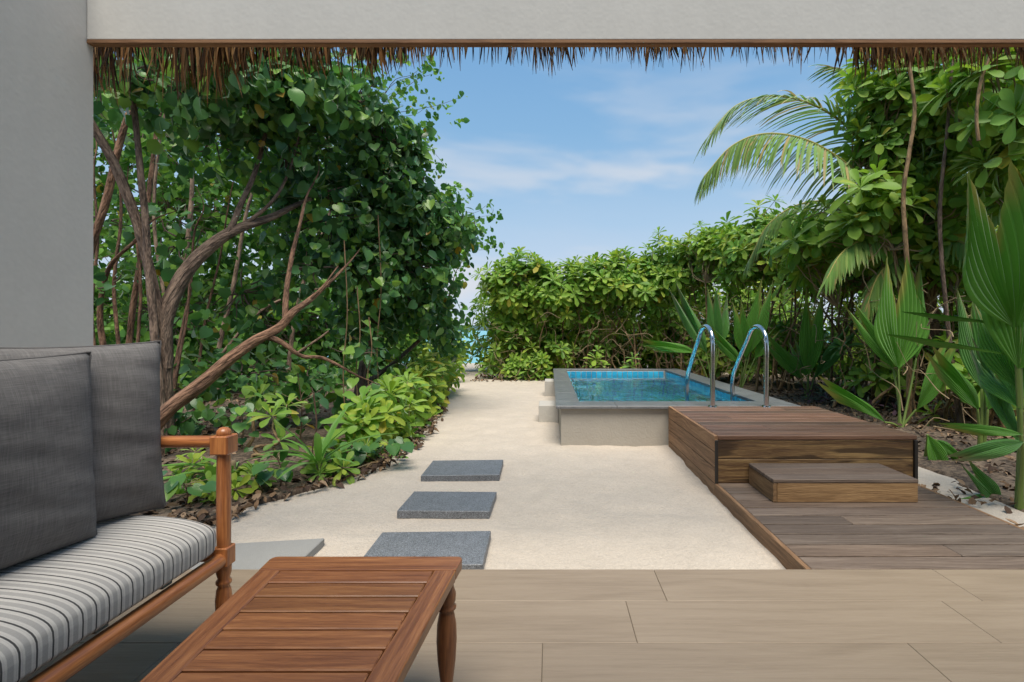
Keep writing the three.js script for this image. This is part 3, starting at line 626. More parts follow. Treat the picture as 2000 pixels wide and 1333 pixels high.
// ---------------------------------------------------------------- coffee table
{
  const y1 = FLOOR + 0.42, th = 0.03, zf = 1.516, zn = 0.22, cx = -0.54;
  const half = (z) => lerp(0.2815, 0.215, (zf - z) / 1.0) ;        // the top is a little narrower towards its near end
  const tb = thing('coffee_table', 'slatted reddish brown wooden coffee table with turned legs', 'coffee table', V(cx, FLOOR, -0.9));
  const taper = (inset) => (p, i) => { const z = -p[i + 2], s = p[i] < cx ? -1 : 1; p[i] = cx + s * Math.abs(p[i] - cx) * (half(z) - inset) / (half(zf) - inset); };
  const H = half(zf), rw = 0.06;
  const shape = new THREE.Shape(), r = 0.022, endRail = (za, zb, far) => {
    const w0 = half(za), w1 = half(zb), s = new THREE.Shape();
    if (far) { s.moveTo(-w1, zb); s.lineTo(-w0, za - r); s.quadraticCurveTo(-w0, za, -w0 + r, za); s.lineTo(w0 - r, za); s.quadraticCurveTo(w0, za, w0, za - r); s.lineTo(w1, zb); s.lineTo(-w1, zb); }
    else { s.moveTo(-w0, za); s.lineTo(w0, za); s.lineTo(w1, zb + r); s.quadraticCurveTo(w1, zb, w1 - r, zb); s.lineTo(-w1 + r, zb); s.quadraticCurveTo(-w1, zb, -w1, zb + r); s.lineTo(-w0, za); }
    const g = new THREE.ExtrudeGeometry(s, { depth: th - 0.006, bevelEnabled: true, bevelSize: 0.003, bevelThickness: 0.003, bevelSegments: 2, curveSegments: 8, bevelOffset: -0.003 });
    g.rotateX(-Math.PI / 2); g.translate(cx, y1 - th + 0.003, 0);
    return g;
  };
  part(tb, 'end_rail', endRail(zf, 1.4305, true), M.teak[1]);
  part(tb, 'end_rail', endRail(zn + 0.0855, zn, false), M.teak[2]);
  for (const s of [-1, 1]) part(tb, 'side_rail', board(cx + s * H, cx + s * (H - rw), y1 - th, y1 - 0.0004, -1.4295, -zn - 0.0865, 0.003, 'z', (p, i) => { const z = -p[i + 2], w = half(z) - half(zf); p[i] += s * w; }), M.teak[s > 0 ? 2 : 0]);
  const p0 = 1.4245, pitch = 0.0703;
  for (let k = 0; p0 - (k + 1) * pitch > zn + 0.08; k++) {
    const a = p0 - k * pitch, b = a - pitch + 0.0075, w = half((a + b) / 2) - rw - 0.0008;
    part(tb, 'slat', board(cx - w - 0.004 * 0, cx + w, y1 - th + 0.004, y1 - 0.0006, -a, -b, 0.0025), M.teak[(k * 3 + (k >> 1)) % 4]);
  }
  for (const z of [zf - 0.07, zn + 0.09]) {
    const w = half(z) - 0.030;
    for (const s of [-1, 1]) part(tb, 'leg', lathe([[0.0001, 0], [0.015, 0], [0.019, 0.012], [0.0165, 0.03], [0.015, 0.055], [0.0155, 0.07], [0.021, 0.078], [0.0155, 0.087], [0.018, 0.1], [0.0255, 0.16], [0.0285, 0.215], [0.027, 0.26], [0.021, 0.292], [0.0195, 0.298], [0.0265, 0.304], [0.0275, 0.310], [0.020, 0.317], [0.025, 0.325], [0.0265, 0.345], [0.021, 0.362], [0.019, 0.372], [0.024, 0.378], [0.024, 0.3895]], V(cx + s * w, FLOOR, -z)), M.teak[1]);
  }
  for (const s of [-1, 1]) part(tb, 'apron', board(cx + s * (half(0.9) - 0.052), cx + s * (half(0.9) - 0.034), y1 - th - 0.035, y1 - th - 0.0006, -(zf - 0.10), -(zn + 0.12), 0.002, 'z'), M.teak[0]);
}

// ---------------------------------------------------------------- leaves
// every template: base at the origin, blade along +y, upper face towards +z, length 1
function leafTemplate(stations, fold, curl, lobes) {             // stations: [y, half width]
  const pos = [], idx = [], n = stations.length;
  for (const [y, w] of stations) { const z = -curl * y * y; pos.push(-w, y + (lobes && y === 0 ? -lobes : 0), z + fold * w, 0, y, z, w, y + (lobes && y === 0 ? -lobes : 0), z + fold * w); }
  for (let k = 0; k < n - 1; k++) { const a = k * 3, b = a + 3; idx.push(a, a + 1, b, b, a + 1, b + 1, a + 1, a + 2, b + 1, b + 1, a + 2, b + 2); }
  return rawGeo(pos, null, idx);
}
const LT = {
  heart: [0.16, 0.32, 0.05].map((c, i) => leafTemplate([[0, 0.25], [0.12, 0.45], [0.38, 0.51], [0.66, 0.39], [0.88, 0.17], [1, 0.015]], [0.28, 0.1, 0.45][i], c, 0.10)),
  naup: [0.25, 0.1, 0.45].map((c, i) => leafTemplate([[0, 0.02], [0.22, 0.055], [0.45, 0.12], [0.68, 0.185], [0.86, 0.185], [0.96, 0.11], [1, 0.02]], [0.35, 0.55, 0.2][i], c)),
  naupFar: [0.25, 0.1, 0.4].map((c, i) => leafTemplate([[0, 0.025], [0.5, 0.14], [0.82, 0.20], [1, 0.05]], [0.35, 0.5, 0.2][i], c)),
  strap: [0.35, 0.6].map((c) => leafTemplate([[0, 0.03], [0.15, 0.045], [0.35, 0.055], [0.6, 0.05], [0.82, 0.032], [1, 0.004]], 0.5, c)),
  dead: [0.5, -0.3, 0.9].map((c, i) => leafTemplate([[0, 0.08], [0.3, 0.32], [0.65, 0.3], [1, 0.03]], [0.9, 0.5, -0.4][i], c)),
};
const LIT = {}, ONE = {};
function species(name, tones, o) {                              // tones: linear colours the leaves of one species vary between
  LIT[name] = { tones, mat: leafMat(1, 1, 1, { ...o, vc: true }) };
  ONE[name] = tones.map((t) => leafMat(...t, o));
}
species('hibiscus', [[0.060, 0.180, 0.034], [0.09, 0.245, 0.040], [0.046, 0.150, 0.040], [0.125, 0.315, 0.048], [0.068, 0.205, 0.050], [0.20, 0.37, 0.045], [0.46, 0.30, 0.02]], { t: 0.45, coat: 0.85, cr: 0.27 });
species('backHibiscus', [[0.094, 0.250, 0.033], [0.138, 0.312, 0.035], [0.062, 0.188, 0.033], [0.188, 0.362, 0.037], [0.350, 0.300, 0.037]], { t: 0.5, coat: 0 });
species('naupaka', [[0.21, 0.39, 0.030], [0.28, 0.44, 0.034], [0.15, 0.33, 0.030], [0.37, 0.48, 0.040], [0.24, 0.41, 0.036], [0.50, 0.43, 0.04]], { t: 0.5, coat: 0.45 });
species('palm', [[0.16, 0.31, 0.06], [0.21, 0.35, 0.07], [0.25, 0.35, 0.075], [0.42, 0.32, 0.12]], { t: 0.4, coat: 0.4 });
species('seedling', [[0.109, 0.312, 0.032], [0.138, 0.370, 0.038], [0.087, 0.261, 0.043]], { t: 0.42, coat: 0.5, cr: 0.32 });
species('lily', [[0.143, 0.338, 0.039], [0.208, 0.390, 0.039]], { t: 0.4, coat: 0.5 });
species('litter', [[0.17, 0.105, 0.06], [0.10, 0.065, 0.042], [0.26, 0.175, 0.11], [0.07, 0.045, 0.032], [0.33, 0.24, 0.16]], { t: 0, coat: 0 });
species('purple', [[0.10, 0.055, 0.075], [0.08, 0.11, 0.07], [0.14, 0.12, 0.10]], { t: 0, coat: 0.3 });

const _m = new THREE.Matrix4(), _x = V(0, 0, 0), _y = V(0, 0, 0), _z = V(0, 0, 0);
function aim(dir, normal) {                                      // basis with y = dir, z close to normal
  _y.copy(dir).normalize(); _x.crossVectors(_y, normal);
  if (_x.lengthSq() < 1e-6) _x.set(1, 0, 0).cross(_y);
  _x.normalize(); _z.crossVectors(_x, _y);
  return new THREE.Matrix4().makeBasis(_x, _y, _z);
}
class Foliage {
  constructor(sp, kind, seed) { this.sp = sp; this.kind = kind; this.R = rng(seed); this.leaves = []; }
  leaf(p, dir, normal, size, tone, kind) {
    const m = aim(dir, normal).scale(V(size, size, size)).setPosition(p);
    const ts = LIT[this.sp].tones, R = this.R;
    this.leaves.push({ m, p, size, k: kind ?? this.kind, v: Math.floor(R() * LT[kind ?? this.kind].length), t: tone ?? Math.min(ts.length - 1, Math.floor(Math.pow(R(), 1.0) * (ts.length - (R() < 0.94 ? 1 : 0)))), j: 0.8 + 0.4 * R() });
  }
  build(owner, cap = 300, minPx = 12, wide = 0.45, one = 'leaf', many = 'foliage') {
    const seen = (l) => { const d = -l.p.z; if (d < 0.3) return 0; const x = VX + l.p.x / d * F, y = VY - (l.p.y - EYE) / d * F; return x > -20 && x < 2020 && y > 40 && y < 1350 ? l.size * wide / d * F : 0; };
    for (const l of this.leaves) l.s = seen(l);
    this.leaves.sort((a, b) => b.s - a.s);
    const bp = [], bn = [], bc = [], bi = [], off = V(0, 0, 0);
    for (let q = owner; q && q !== scene; q = q.parent) off.add(q.position);
    const v = V(0, 0, 0), nm = new THREE.Matrix3();
    this.leaves.forEach((l, i) => {
      const g = LT[l.k][l.v];
      if (i < cap && l.s >= minPx) {
        const o = new THREE.Mesh(g, ONE[this.sp][l.t]);
        o.name = one; o.castShadow = o.receiveShadow = true;
        l.m.decompose(o.position, o.quaternion, o.scale); o.position.sub(off);
        owner.add(o);
        return;
      }
      const gp = g.attributes.position, gn = g.attributes.normal, ix = g.index.array, b = bp.length / 3, c = LIT[this.sp].tones[l.t];
      nm.getNormalMatrix(l.m);
      for (let k = 0; k < gp.count; k++) {
        v.fromBufferAttribute(gp, k).applyMatrix4(l.m); bp.push(v.x, v.y, v.z);
        v.fromBufferAttribute(gn, k).applyMatrix3(nm).normalize(); bn.push(v.x, v.y, v.z);
        bc.push(c[0] * l.j, c[1] * l.j, c[2] * l.j);
      }
      for (let k = 0; k < ix.length; k++) bi.push(ix[k] + b);
    });
    if (bp.length) part(owner, many, rawGeo(bp, null, bi, bn, bc), LIT[this.sp].mat).userData.kind = 'stuff';
  }
}
function rdir(R) { const z = R() * 2 - 1, a = R() * Math.PI * 2, r = Math.sqrt(1 - z * z); return V(r * Math.cos(a), z, r * Math.sin(a)); }
const UP = V(0, 1, 0);
// hibiscus leaves in loose hanging clusters inside a blob; returns cluster centres
function blob(fo, c, r, clusters, per, size, shell = 0.5) {
  const R = fo.R, out = [];
  for (let k = 0; k < clusters; k++) {
    const d = rdir(R), rad = Math.pow(R(), 1 / 3) * (1 - shell) + shell * Math.pow(R(), 0.25), q = V(c.x + d.x * r.x * rad, c.y + d.y * r.y * rad, c.z + d.z * r.z * rad);
    out.push(q);
    const o = V(d.x / r.x, d.y / r.y, d.z / r.z).normalize(), spread = 0.10 + 0.14 * R();
    for (let i = 0; i < per; i++) {
      const s = rdir(R), p = q.clone().addScaledVector(s, spread * (0.4 + 0.8 * R())).add(V(0, -0.05 * R(), 0));
      const n = o.clone().multiplyScalar(0.75).addScaledVector(UP, 0.6).addScaledVector(rdir(R), 1.0);
      const dir = V(0, -0.7, 0).addScaledVector(o, 0.6).addScaledVector(rdir(R), 0.9);
      fo.leaf(p, dir, n.normalize(), size * (0.36 + 0.85 * Math.pow(R(), 1.2)));
    }
  }
  return out;
}
function rosette(fo, p, axis, n, len, kind) {
  const R = fo.R, a = axis.clone().normalize(), s = V(0, 0, 0).crossVectors(a, Math.abs(a.y) < 0.9 ? UP : V(1, 0, 0)).normalize(), t = V(0, 0, 0).crossVectors(a, s);
  const ph = R() * 6.28, tone = Math.floor(R() * (LIT[fo.sp].tones.length - 1));
  for (let i = 0; i < n; i++) {
    const f = i / n, ang = ph + i * 2.39996, tilt = lerp(0.35, 1.75, Math.pow(f, 0.8)) + (R() - 0.5) * 0.25;
    const rad = s.clone().multiplyScalar(Math.cos(ang)).addScaledVector(t, Math.sin(ang));
    const dir = a.clone().multiplyScalar(Math.cos(tilt)).addScaledVector(rad, Math.sin(tilt)).addScaledVector(UP, -0.10 * f), nor = a.clone().multiplyScalar(Math.sin(tilt)).addScaledVector(rad, -Math.cos(tilt));
    const L = len * (0.62 + 0.5 * Math.sin(Math.min(1, f * 1.3) * 1.6)) * (0.85 + 0.3 * R());
    fo.leaf(p.clone().addScaledVector(rad, 0.012).addScaledVector(a, -0.05 * len * f * 4), dir, nor, L, R() < 0.65 ? tone : f > 0.8 && R() < 0.3 ? LIT[fo.sp].tones.length - 1 : undefined, kind);
  }
}
function twigs(owner, pairs, mat, r0, r1, name = 'twig', seed = 5, sag = 0.12) {   // thin crooked stems joined into one part
  const R = rng(seed), gs = pairs.map(([a, b, k = 1]) => {
    const d = a.distanceTo(b), m1 = a.clone().lerp(b, 0.35).addScaledVector(rdir(R), d * sag), m2 = a.clone().lerp(b, 0.7).addScaledVector(rdir(R), d * sag);
    return limb([[a, r0 * k], [m1, lerp(r0, r1, 0.4) * k], [m2, lerp(r0, r1, 0.7) * k], [b, r1 * k]], 3, 5, 0.1, R() * 50);
  });
  if (!gs.length) return;
  const m = part(owner, name, mergeGeometries(gs), mat);
  m.userData.kind = 'stuff';
  return m;
}
function ground(x, z) { return sandY(x, z); }

// ---------------------------------------------------------------- hibiscus trees on the left
function pxLimb(list, seg, radial, seed) {
  const pts = list.map(([x, y, d, r]) => [P(x, y, d), r * 0.74]), n = pts.length, dir = pts[n - 1][0].clone().sub(pts[n - 2][0]).normalize(), q = rng((seed ?? 3) * 71 + n);
  if (pts[n - 1][1] > 0.006) {                                   // run the end out into a twig instead of a stump
    const a = pts[n - 1][0].clone().addScaledVector(dir, 0.28).addScaledVector(rdir(q), 0.07), b = a.clone().addScaledVector(dir, 0.25).addScaledVector(rdir(q), 0.10);
    pts.push([a, pts[n - 1][1] * 0.55], [b, 0.003]);
  }
  return limb(pts, seg ?? 7, radial ?? 9, 0.14, seed ?? 3);
}
function tree(name, label, base, group, spec) {
  const t = thing(name, label, 'tree', base, group), fo = new Foliage(spec.sp ?? 'hibiscus', 'heart', spec.seed), pairs = [];
  (spec.limbs ?? []).forEach((l, i) => part(t, i === 0 ? 'trunk' : 'limb', pxLimb(l, 8, i === 0 ? 12 : 9, spec.seed + i), spec.bark ?? M.bark));
  for (const [px, py, d, rx, ry, rz, n, per, size] of spec.blobs ?? []) {
    const c = P(px, py, d), q = blob(fo, c, V(rx / F * d, ry / F * d, rz), n, per, size, spec.shell ?? 0.4);
    q.forEach((e, i) => { if (i % 2 === 0) pairs.push([c.clone().lerp(e, 0.1 + 0.3 * fo.R()), e]); });
  }
  twigs(t, pairs, M.twig, 0.010, 0.003, 'twig', spec.seed + 90);
  fo.build(t, spec.cap ?? 300, 11, 0.9);
  return t;
}
const HG = 'sea hibiscus trees';
tree('hibiscus_tree', 'hibiscus tree with stout forked brown trunk rising behind the cushions', P(318, 905, 4.6), HG, {
  seed: 101, bark: M.bark,
  limbs: [
    [[318, 920, 4.6, 0.15], [316, 760, 4.6, 0.115], [318, 640, 4.62, 0.105], [345, 560, 4.68, 0.095], [400, 490, 4.8, 0.085], [455, 452, 4.95, 0.07], [530, 424, 5.2, 0.05], [580, 400, 5.4, 0.035]],
    [[322, 720, 4.6, 0.08], [316, 650, 4.59, 0.07], [305, 590, 4.58, 0.062], [285, 500, 4.55, 0.058], [255, 400, 4.5, 0.055], [215, 305, 4.4, 0.052], [172, 235, 4.3, 0.05], [130, 170, 4.2, 0.045]],
    [[322, 915, 4.52, 0.06], [312, 780, 4.5, 0.05], [300, 640, 4.5, 0.045], [291, 540, 4.5, 0.042], [284, 440, 4.5, 0.038], [272, 320, 4.45, 0.033], [262, 220, 4.4, 0.03], [250, 140, 4.35, 0.026], [246, 80, 4.3, 0.022]],
    [[445, 460, 4.9, 0.045], [470, 400, 5.0, 0.036], [500, 330, 5.1, 0.03], [520, 250, 5.2, 0.024], [530, 160, 5.2, 0.016], [535, 90, 5.2, 0.012]],
    [[470, 445, 5.0, 0.028], [530, 395, 5.1, 0.024], [560, 345, 5.2, 0.018], [580, 280, 5.3, 0.014], [600, 200, 5.4, 0.01]],
  ],
  blobs: [[350, 175, 4.7, 95, 75, 0.5, 46, 8, 0.125], [480, 165, 4.9, 110, 75, 0.5, 72, 9, 0.13], [590, 170, 5.2, 100, 80, 0.5, 75, 9, 0.13], [560, 290, 5.5, 110, 80, 0.5, 62, 8, 0.125], [420, 270, 5.2, 80, 60, 0.4, 22, 7, 0.12], [250, 140, 4.3, 80, 50, 0.4, 16, 7, 0.12], [470, 570, 5.7, 110, 80, 0.4, 24, 6, 0.12], [350, 470, 5.6, 90, 80, 0.4, 14, 6, 0.12]],
});
tree('hibiscus_tree', 'hibiscus tree with low reddish limb leaning out over the bed', P(262, 930, 4.3), HG, {
  seed: 131, bark: M.barkRed,
  limbs: [
    [[240, 940, 4.2, 0.10], [285, 850, 4.25, 0.092], [340, 790, 4.3, 0.085], [400, 745, 4.4, 0.075], [450, 700, 4.5, 0.068], [500, 665, 4.6, 0.062], [545, 640, 4.7, 0.055], [572, 610, 4.75, 0.045], [600, 590, 4.9, 0.035], [640, 555, 5.1, 0.022]],
    [[522, 655, 4.65, 0.040], [550, 670, 4.7, 0.034], [590, 696, 4.8, 0.028], [630, 700, 4.9, 0.022], [700, 735, 5.0, 0.012], [740, 752, 5.1, 0.006]],
    [[556, 630, 4.72, 0.035], [560, 560, 4.8, 0.03], [572, 490, 4.9, 0.026], [585, 440, 5.0, 0.022], [600, 380, 5.2, 0.015]],
    [[600, 590, 4.9, 0.02], [630, 560, 5.0, 0.014], [660, 520, 5.2, 0.008]],
  ],
  blobs: [[640, 420, 6.0, 110, 100, 0.6, 80, 9, 0.125], [700, 520, 6.2, 95, 80, 0.6, 64, 9, 0.12], [610, 520, 5.6, 70, 60, 0.4, 16, 6, 0.115], [700, 690, 5.6, 60, 50, 0.4, 12, 6, 0.11], [470, 730, 5.4, 110, 50, 0.4, 30, 7, 0.12], [600, 750, 5.6, 90, 45, 0.4, 30, 7, 0.12], [400, 800, 5.0, 70, 45, 0.4, 18, 7, 0.11]],
});
tree('hibiscus_tree', 'hibiscus tree with dense green crown bulging towards the gap with the sea', V(-2.6, 0.05, -6.8), HG, {
  seed: 161, bark: M.bark,
  limbs: [[[690, 815, 6.8, 0.09], [705, 740, 6.8, 0.08], [720, 660, 6.8, 0.07], [760, 560, 6.8, 0.055], [800, 470, 6.8, 0.04], [820, 380, 6.8, 0.025]], [[720, 660, 6.8, 0.04], [690, 560, 6.6, 0.03], [680, 430, 6.4, 0.02], [690, 300, 6.2, 0.014]], [[700, 760, 6.8, 0.05], [780, 700, 7.2, 0.04], [850, 630, 7.6, 0.03], [880, 570, 7.8, 0.015]]],
  blobs: [[690, 195, 5.8, 70, 75, 0.45, 64, 9, 0.115], [750, 270, 6.2, 80, 70, 0.5, 74, 9, 0.12], [740, 350, 6.3, 100, 70, 0.5, 90, 9, 0.12], [800, 410, 6.6, 100, 65, 0.5, 96, 9, 0.12], [855, 455, 7.0, 72, 62, 0.5, 80, 9, 0.11], [770, 500, 6.6, 115, 70, 0.5, 92, 9, 0.12], [925, 432, 7.2, 24, 16, 0.2, 8, 5, 0.10], [800, 580, 7.0, 90, 65, 0.5, 80, 9, 0.12], [850, 600, 7.6, 42, 60, 0.4, 50, 8, 0.115], [872, 655, 8.2, 28, 40, 0.4, 34, 8, 0.11], [720, 620, 6.8, 80, 70, 0.4, 46, 8, 0.115]],
});
tree('hibiscus_tree', 'slender hibiscus tree with stems crossing beside the white wall', V(-4.6, 0.05, -5.2), HG, {
  seed: 191, bark: M.barkRed,
  limbs: [[[150, 900, 5.2, 0.07], [160, 700, 5.2, 0.062], [172, 500, 5.2, 0.056], [205, 400, 5.2, 0.05], [228, 300, 5.2, 0.044], [252, 220, 5.2, 0.038], [285, 165, 5.2, 0.032], [320, 140, 5.2, 0.02]], [[200, 880, 5.6, 0.05], [205, 720, 5.6, 0.045], [195, 600, 5.6, 0.04], [215, 520, 5.5, 0.03], [265, 470, 5.4, 0.024]], [[180, 880, 5.9, 0.03], [186, 720, 5.9, 0.028], [178, 600, 5.9, 0.026], [190, 470, 5.9, 0.022], [182, 330, 5.9, 0.016]], [[225, 880, 6.1, 0.032], [232, 700, 6.1, 0.03], [222, 560, 6.1, 0.027], [236, 420, 6.1, 0.022], [228, 300, 6.1, 0.016]], [[275, 870, 5.5, 0.026], [268, 700, 5.5, 0.024], [274, 560, 5.5, 0.022], [262, 440, 5.5, 0.018]],
    [[345, 880, 5.2, 0.024], [338, 760, 5.2, 0.022], [352, 660, 5.3, 0.02], [372, 560, 5.4, 0.018], [380, 450, 5.5, 0.014]], [[372, 870, 5.4, 0.022], [386, 730, 5.4, 0.02], [402, 620, 5.5, 0.018], [430, 500, 5.6, 0.014], [446, 400, 5.7, 0.01]], [[335, 800, 5.0, 0.02], [350, 700, 5.0, 0.018], [366, 610, 5.1, 0.016], [372, 520, 5.2, 0.012]],
    [[248, 880, 5.8, 0.05], [250, 700, 5.8, 0.046], [262, 580, 5.8, 0.042], [280, 470, 5.8, 0.036], [296, 330, 5.9, 0.034], [310, 230, 6.0, 0.03]]],
  blobs: [[190, 160, 5.4, 60, 80, 0.4, 20, 7, 0.12], [200, 430, 6.2, 60, 90, 0.4, 12, 6, 0.115], [215, 560, 5.5, 50, 50, 0.4, 6, 5, 0.11], [330, 130, 5.6, 70, 50, 0.4, 20, 7, 0.12]],
});
const BG = 'background hibiscus trees';
[[[[300, 845, 7.2, 0.06], [330, 640, 7.2, 0.05], [365, 480, 7.2, 0.045], [375, 350, 7.2, 0.035]], [[330, 640, 7.2, 0.03], [300, 420, 7.2, 0.03], [320, 230, 7.2, 0.02]], [330, 560]],
  [[[430, 840, 7.6, 0.05], [425, 700, 7.6, 0.045], [455, 560, 7.6, 0.04], [485, 400, 7.6, 0.03], [520, 300, 7.6, 0.02]], [[425, 700, 7.6, 0.03], [520, 600, 7.8, 0.03], [640, 560, 8, 0.02]], [500, 560]],
  [[[560, 830, 8.2, 0.05], [565, 700, 8.2, 0.045], [590, 560, 8.2, 0.04], [640, 430, 8.2, 0.03]], [[565, 700, 8.2, 0.03], [650, 640, 8.4, 0.02], [720, 560, 8.6, 0.015]], [640, 560]],
].forEach(([a, b, c], i) => tree('thicket_tree', ['thin-stemmed background tree seen behind the forked trunk', 'thin-stemmed background tree seen above the low leaning limb', 'thin-stemmed background tree seen behind the hanging vines'][i], V((a[0][0] - VX) / F * a[0][2], 0.05, -a[0][2]), BG, {
  seed: 300 + i * 37, sp: 'backHibiscus', bark: M.barkGrey, limbs: [a, b], cap: 120,
  blobs: [[c[0] - 40, 240, 8.2 + i, 190, 150, 1.0, 130, 8, 0.13], [c[0], 420, 8.6 + i, 170, 130, 1.0, 120, 8, 0.13], [c[0], 620, 8.8 + i, 180, 130, 1.0, 170, 8, 0.13], [c[0] - 20, 750, 8.0 + i, 190, 55, 0.8, 110, 8, 0.12]],
}));
[[60, 10.5, 'far left'], [420, 12, 'middle'], [700, 13, 'right']].forEach(([px, d], i) => tree('thicket_tree', ['leafy screen tree far back behind the crossing stems', 'leafy screen tree far back behind the leaning limb', 'leafy screen tree far back behind the dense crown'][i], V((px - VX) / F * d, 0.03, -d), BG, {
  seed: 500 + i * 41, sp: 'backHibiscus', bark: M.barkGrey, cap: 40, limbs: [[[px, VY + 1170 / d, d, 0.09], [px + 10, 500, d, 0.07], [px - 20, 250, d, 0.03]]], shell: 0.2,
  blobs: [[px, 230, d, 220, 170, 1.2, 110, 8, 0.15], [px + 60, 450, d, 230, 140, 1.2, 180, 8, 0.15], [px, 640, d, 240, 120, 1.2, 260, 8, 0.15]],
}));
tree('thicket_tree', 'leafy screen tree at the very edge of the white wall', V(-7.5, 0.03, -7.2), BG, {
  seed: 611, sp: 'backHibiscus', bark: M.barkGrey, cap: 80, limbs: [[[60, 810, 7.2, 0.07], [80, 600, 7.2, 0.06], [110, 300, 7.2, 0.03]]],
  blobs: [[130, 300, 7.4, 130, 120, 0.8, 40, 8, 0.13], [120, 520, 7.4, 130, 120, 0.8, 55, 8, 0.13], [140, 690, 7.2, 120, 80, 0.6, 50, 8, 0.13]],
});
// low thicket closing the view under the trees
[[-13, 14], [-10.4, 15], [-7.8, 15], [-5.4, 16], [-11.5, 10], [-8.6, 11], [-6.2, 11.5], [-4.3, 12.5]].forEach(([x, d], i) => {
  const px = VX + x / d * F, gy = VY + 1150 / d;
  tree('thicket_shrub', ['low leafy shrub deep in the thicket, beside the wall edge', 'low leafy shrub deep behind the crossing stems', 'low leafy shrub deep behind the forked trunk', 'low leafy shrub deep behind the dense crown', 'dark low shrub under the trees by the wall edge', 'dark low shrub under the forked trunk', 'dark low shrub under the leaning limb', 'dark low shrub under the dense crown'][i], V(x, 0.03, -d), 'low thicket shrubs', { seed: 700 + i * 29, sp: 'backHibiscus', bark: M.barkGrey, cap: 0, shell: 0.2, limbs: [[[px, gy, d, 0.03], [px + 6, 700, d, 0.025], [px, 660, d, 0.015]]], blobs: [[px, 665, d, 1500 / d, 900 / d, 0.8, 170, 8, 0.16], [px, 610, d, 1300 / d, 700 / d, 0.8, 90, 8, 0.16]] });
});
// hanging vines
[[672, 470, 838, 5.3], [697, 560, 800, 5.5], [738, 420, 790, 5.9], [720, 620, 780, 5.4], [612, 770, 925, 4.15]].forEach(([x, y0, y1, d], i) => {
  const m = single('hanging_vine', ['long pale vine hanging beside the drooping branch', 'reddish vine hanging next to the long pale vine', 'dark vine hanging under the dense crown', 'short thin vine hanging above the strap-leaved plant', 'single bare brown sapling stem in the leaf litter'][i], 'vine', limb([[P(x, y0, d), 0.006], [P(x + 6, lerp(y0, y1, 0.4), d), 0.006], [P(x - 2, lerp(y0, y1, 0.7), d), 0.006], [P(x + 4, y1, d), 0.006]], 5, 6, 0.1, i), i === 4 ? M.barkRed : M.barkPale, 'hanging vines');
});

// ---------------------------------------------------------------- naupaka shrubs
function shrub(label, x, z, o) {                                 // o: list of rosettes or a canopy
  const y = ground(x, z), t = thing(o.name ?? 'naupaka_shrub', label, 'shrub', V(x, y, -z), o.group), fo = new Foliage(o.sp ?? 'naupaka', o.kind ?? 'naup', o.seed), R = fo.R, pairs = [], heads = [];
  for (const [px, py, d, n = 14, len = 0.19] of o.heads ?? []) { const p = P(px, py, d); heads.push([p, V((R() - 0.5) * 0.5 + 0.15, 1, 0.35 + (R() - 0.5) * 0.4), n, len]); }
  for (const c of o.canopy ?? []) {
    const [cx, cy, cz, rx, ry, rz, n, len, low = -1] = c;
    for (let k = 0; k < n; k++) {
      const d = rdir(R); if (d.y < low) { k--; continue; }
      const s = 0.55 + 0.62 * R() * (0.3 + 0.9 * noise3(d.x * 2.6 + o.seed, d.y * 2.6, d.z * 2.6)) + (R() < 0.16 ? 0.08 + 0.24 * R() : 0), p = V(cx + d.x * rx * s, cy + d.y * ry * s, -cz + d.z * rz * s);
      if (p.y < y + 0.06) p.y = y + 0.06 + 0.1 * R();
      heads.push([p, d.clone().multiplyScalar(0.8).addScaledVector(UP, 0.75).addScaledVector(rdir(R), 0.35), 10 + Math.floor(R() * 5), len * (0.75 + 0.5 * R())]);
    }
  }
  const hub = V(x, y, -z), nStem = o.stems ?? 5, tops = [];
  for (let k = 0; k < nStem; k++) {
    const h = heads[Math.floor((k + 0.5) / nStem * heads.length)][0], b = hub.clone().add(V((R() - 0.5) * (o.foot ?? 0.5), -0.03, (R() - 0.5) * (o.foot ?? 0.5))), top = b.clone().lerp(h, 0.72), r = (o.stemR ?? 0.018) * (0.7 + 0.6 * R());
    const m1 = b.clone().lerp(top, 0.33).add(V((R() - 0.5) * 0.3, 0.06, (R() - 0.5) * 0.2)), m2 = b.clone().lerp(top, 0.66).add(V((R() - 0.5) * 0.25, 0, (R() - 0.5) * 0.2));
    part(t, 'stem', limb([[b, r], [m1, r * 0.9], [m2, r * 0.8], [top, r * 0.6]], 6, 7, 0.12, k + o.seed), o.bark ?? M.barkPale);
    tops.push(m1, m2, top);
  }
  heads.forEach(([p, ax, n, len], i) => {
    rosette(fo, p, ax, n, len);
    let best = tops[0] ?? hub, bd = 1e9;
    for (const q of tops) { const d = q.distanceTo(p) + (q.y > p.y ? 0.5 : 0); if (d < bd) { bd = d; best = q; } }
    if ((o.heads && i < (o.heads.length)) || R() < (o.twigShare ?? 0.5)) pairs.push([best, p, o.twigK ?? 1]);
  });
  for (let k = 0; k < (o.tangle ?? 0); k++) {                    // crooked dry twigs among the stems
    const a = hub.clone().add(V((R() - 0.5) * (o.foot ?? 0.5) * 1.5, R() * (o.tangleH ?? 1.3), (R() - 0.5) * (o.foot ?? 0.5) * 1.2)), b = a.clone().addScaledVector(rdir(R), 0.25 + 0.5 * R()).add(V(0, 0.12, 0));
    if (b.y > y + 0.02) pairs.push([a, b, 0.55 + 0.6 * R()]);
  }
  twigs(t, pairs, M.twigPale, 0.008, 0.004, 'twig', o.seed + 7, o.tangle ? 0.18 : 0.12);
  fo.build(t, o.cap ?? 300, o.minPx ?? 11, 0.38);
  return t;
}
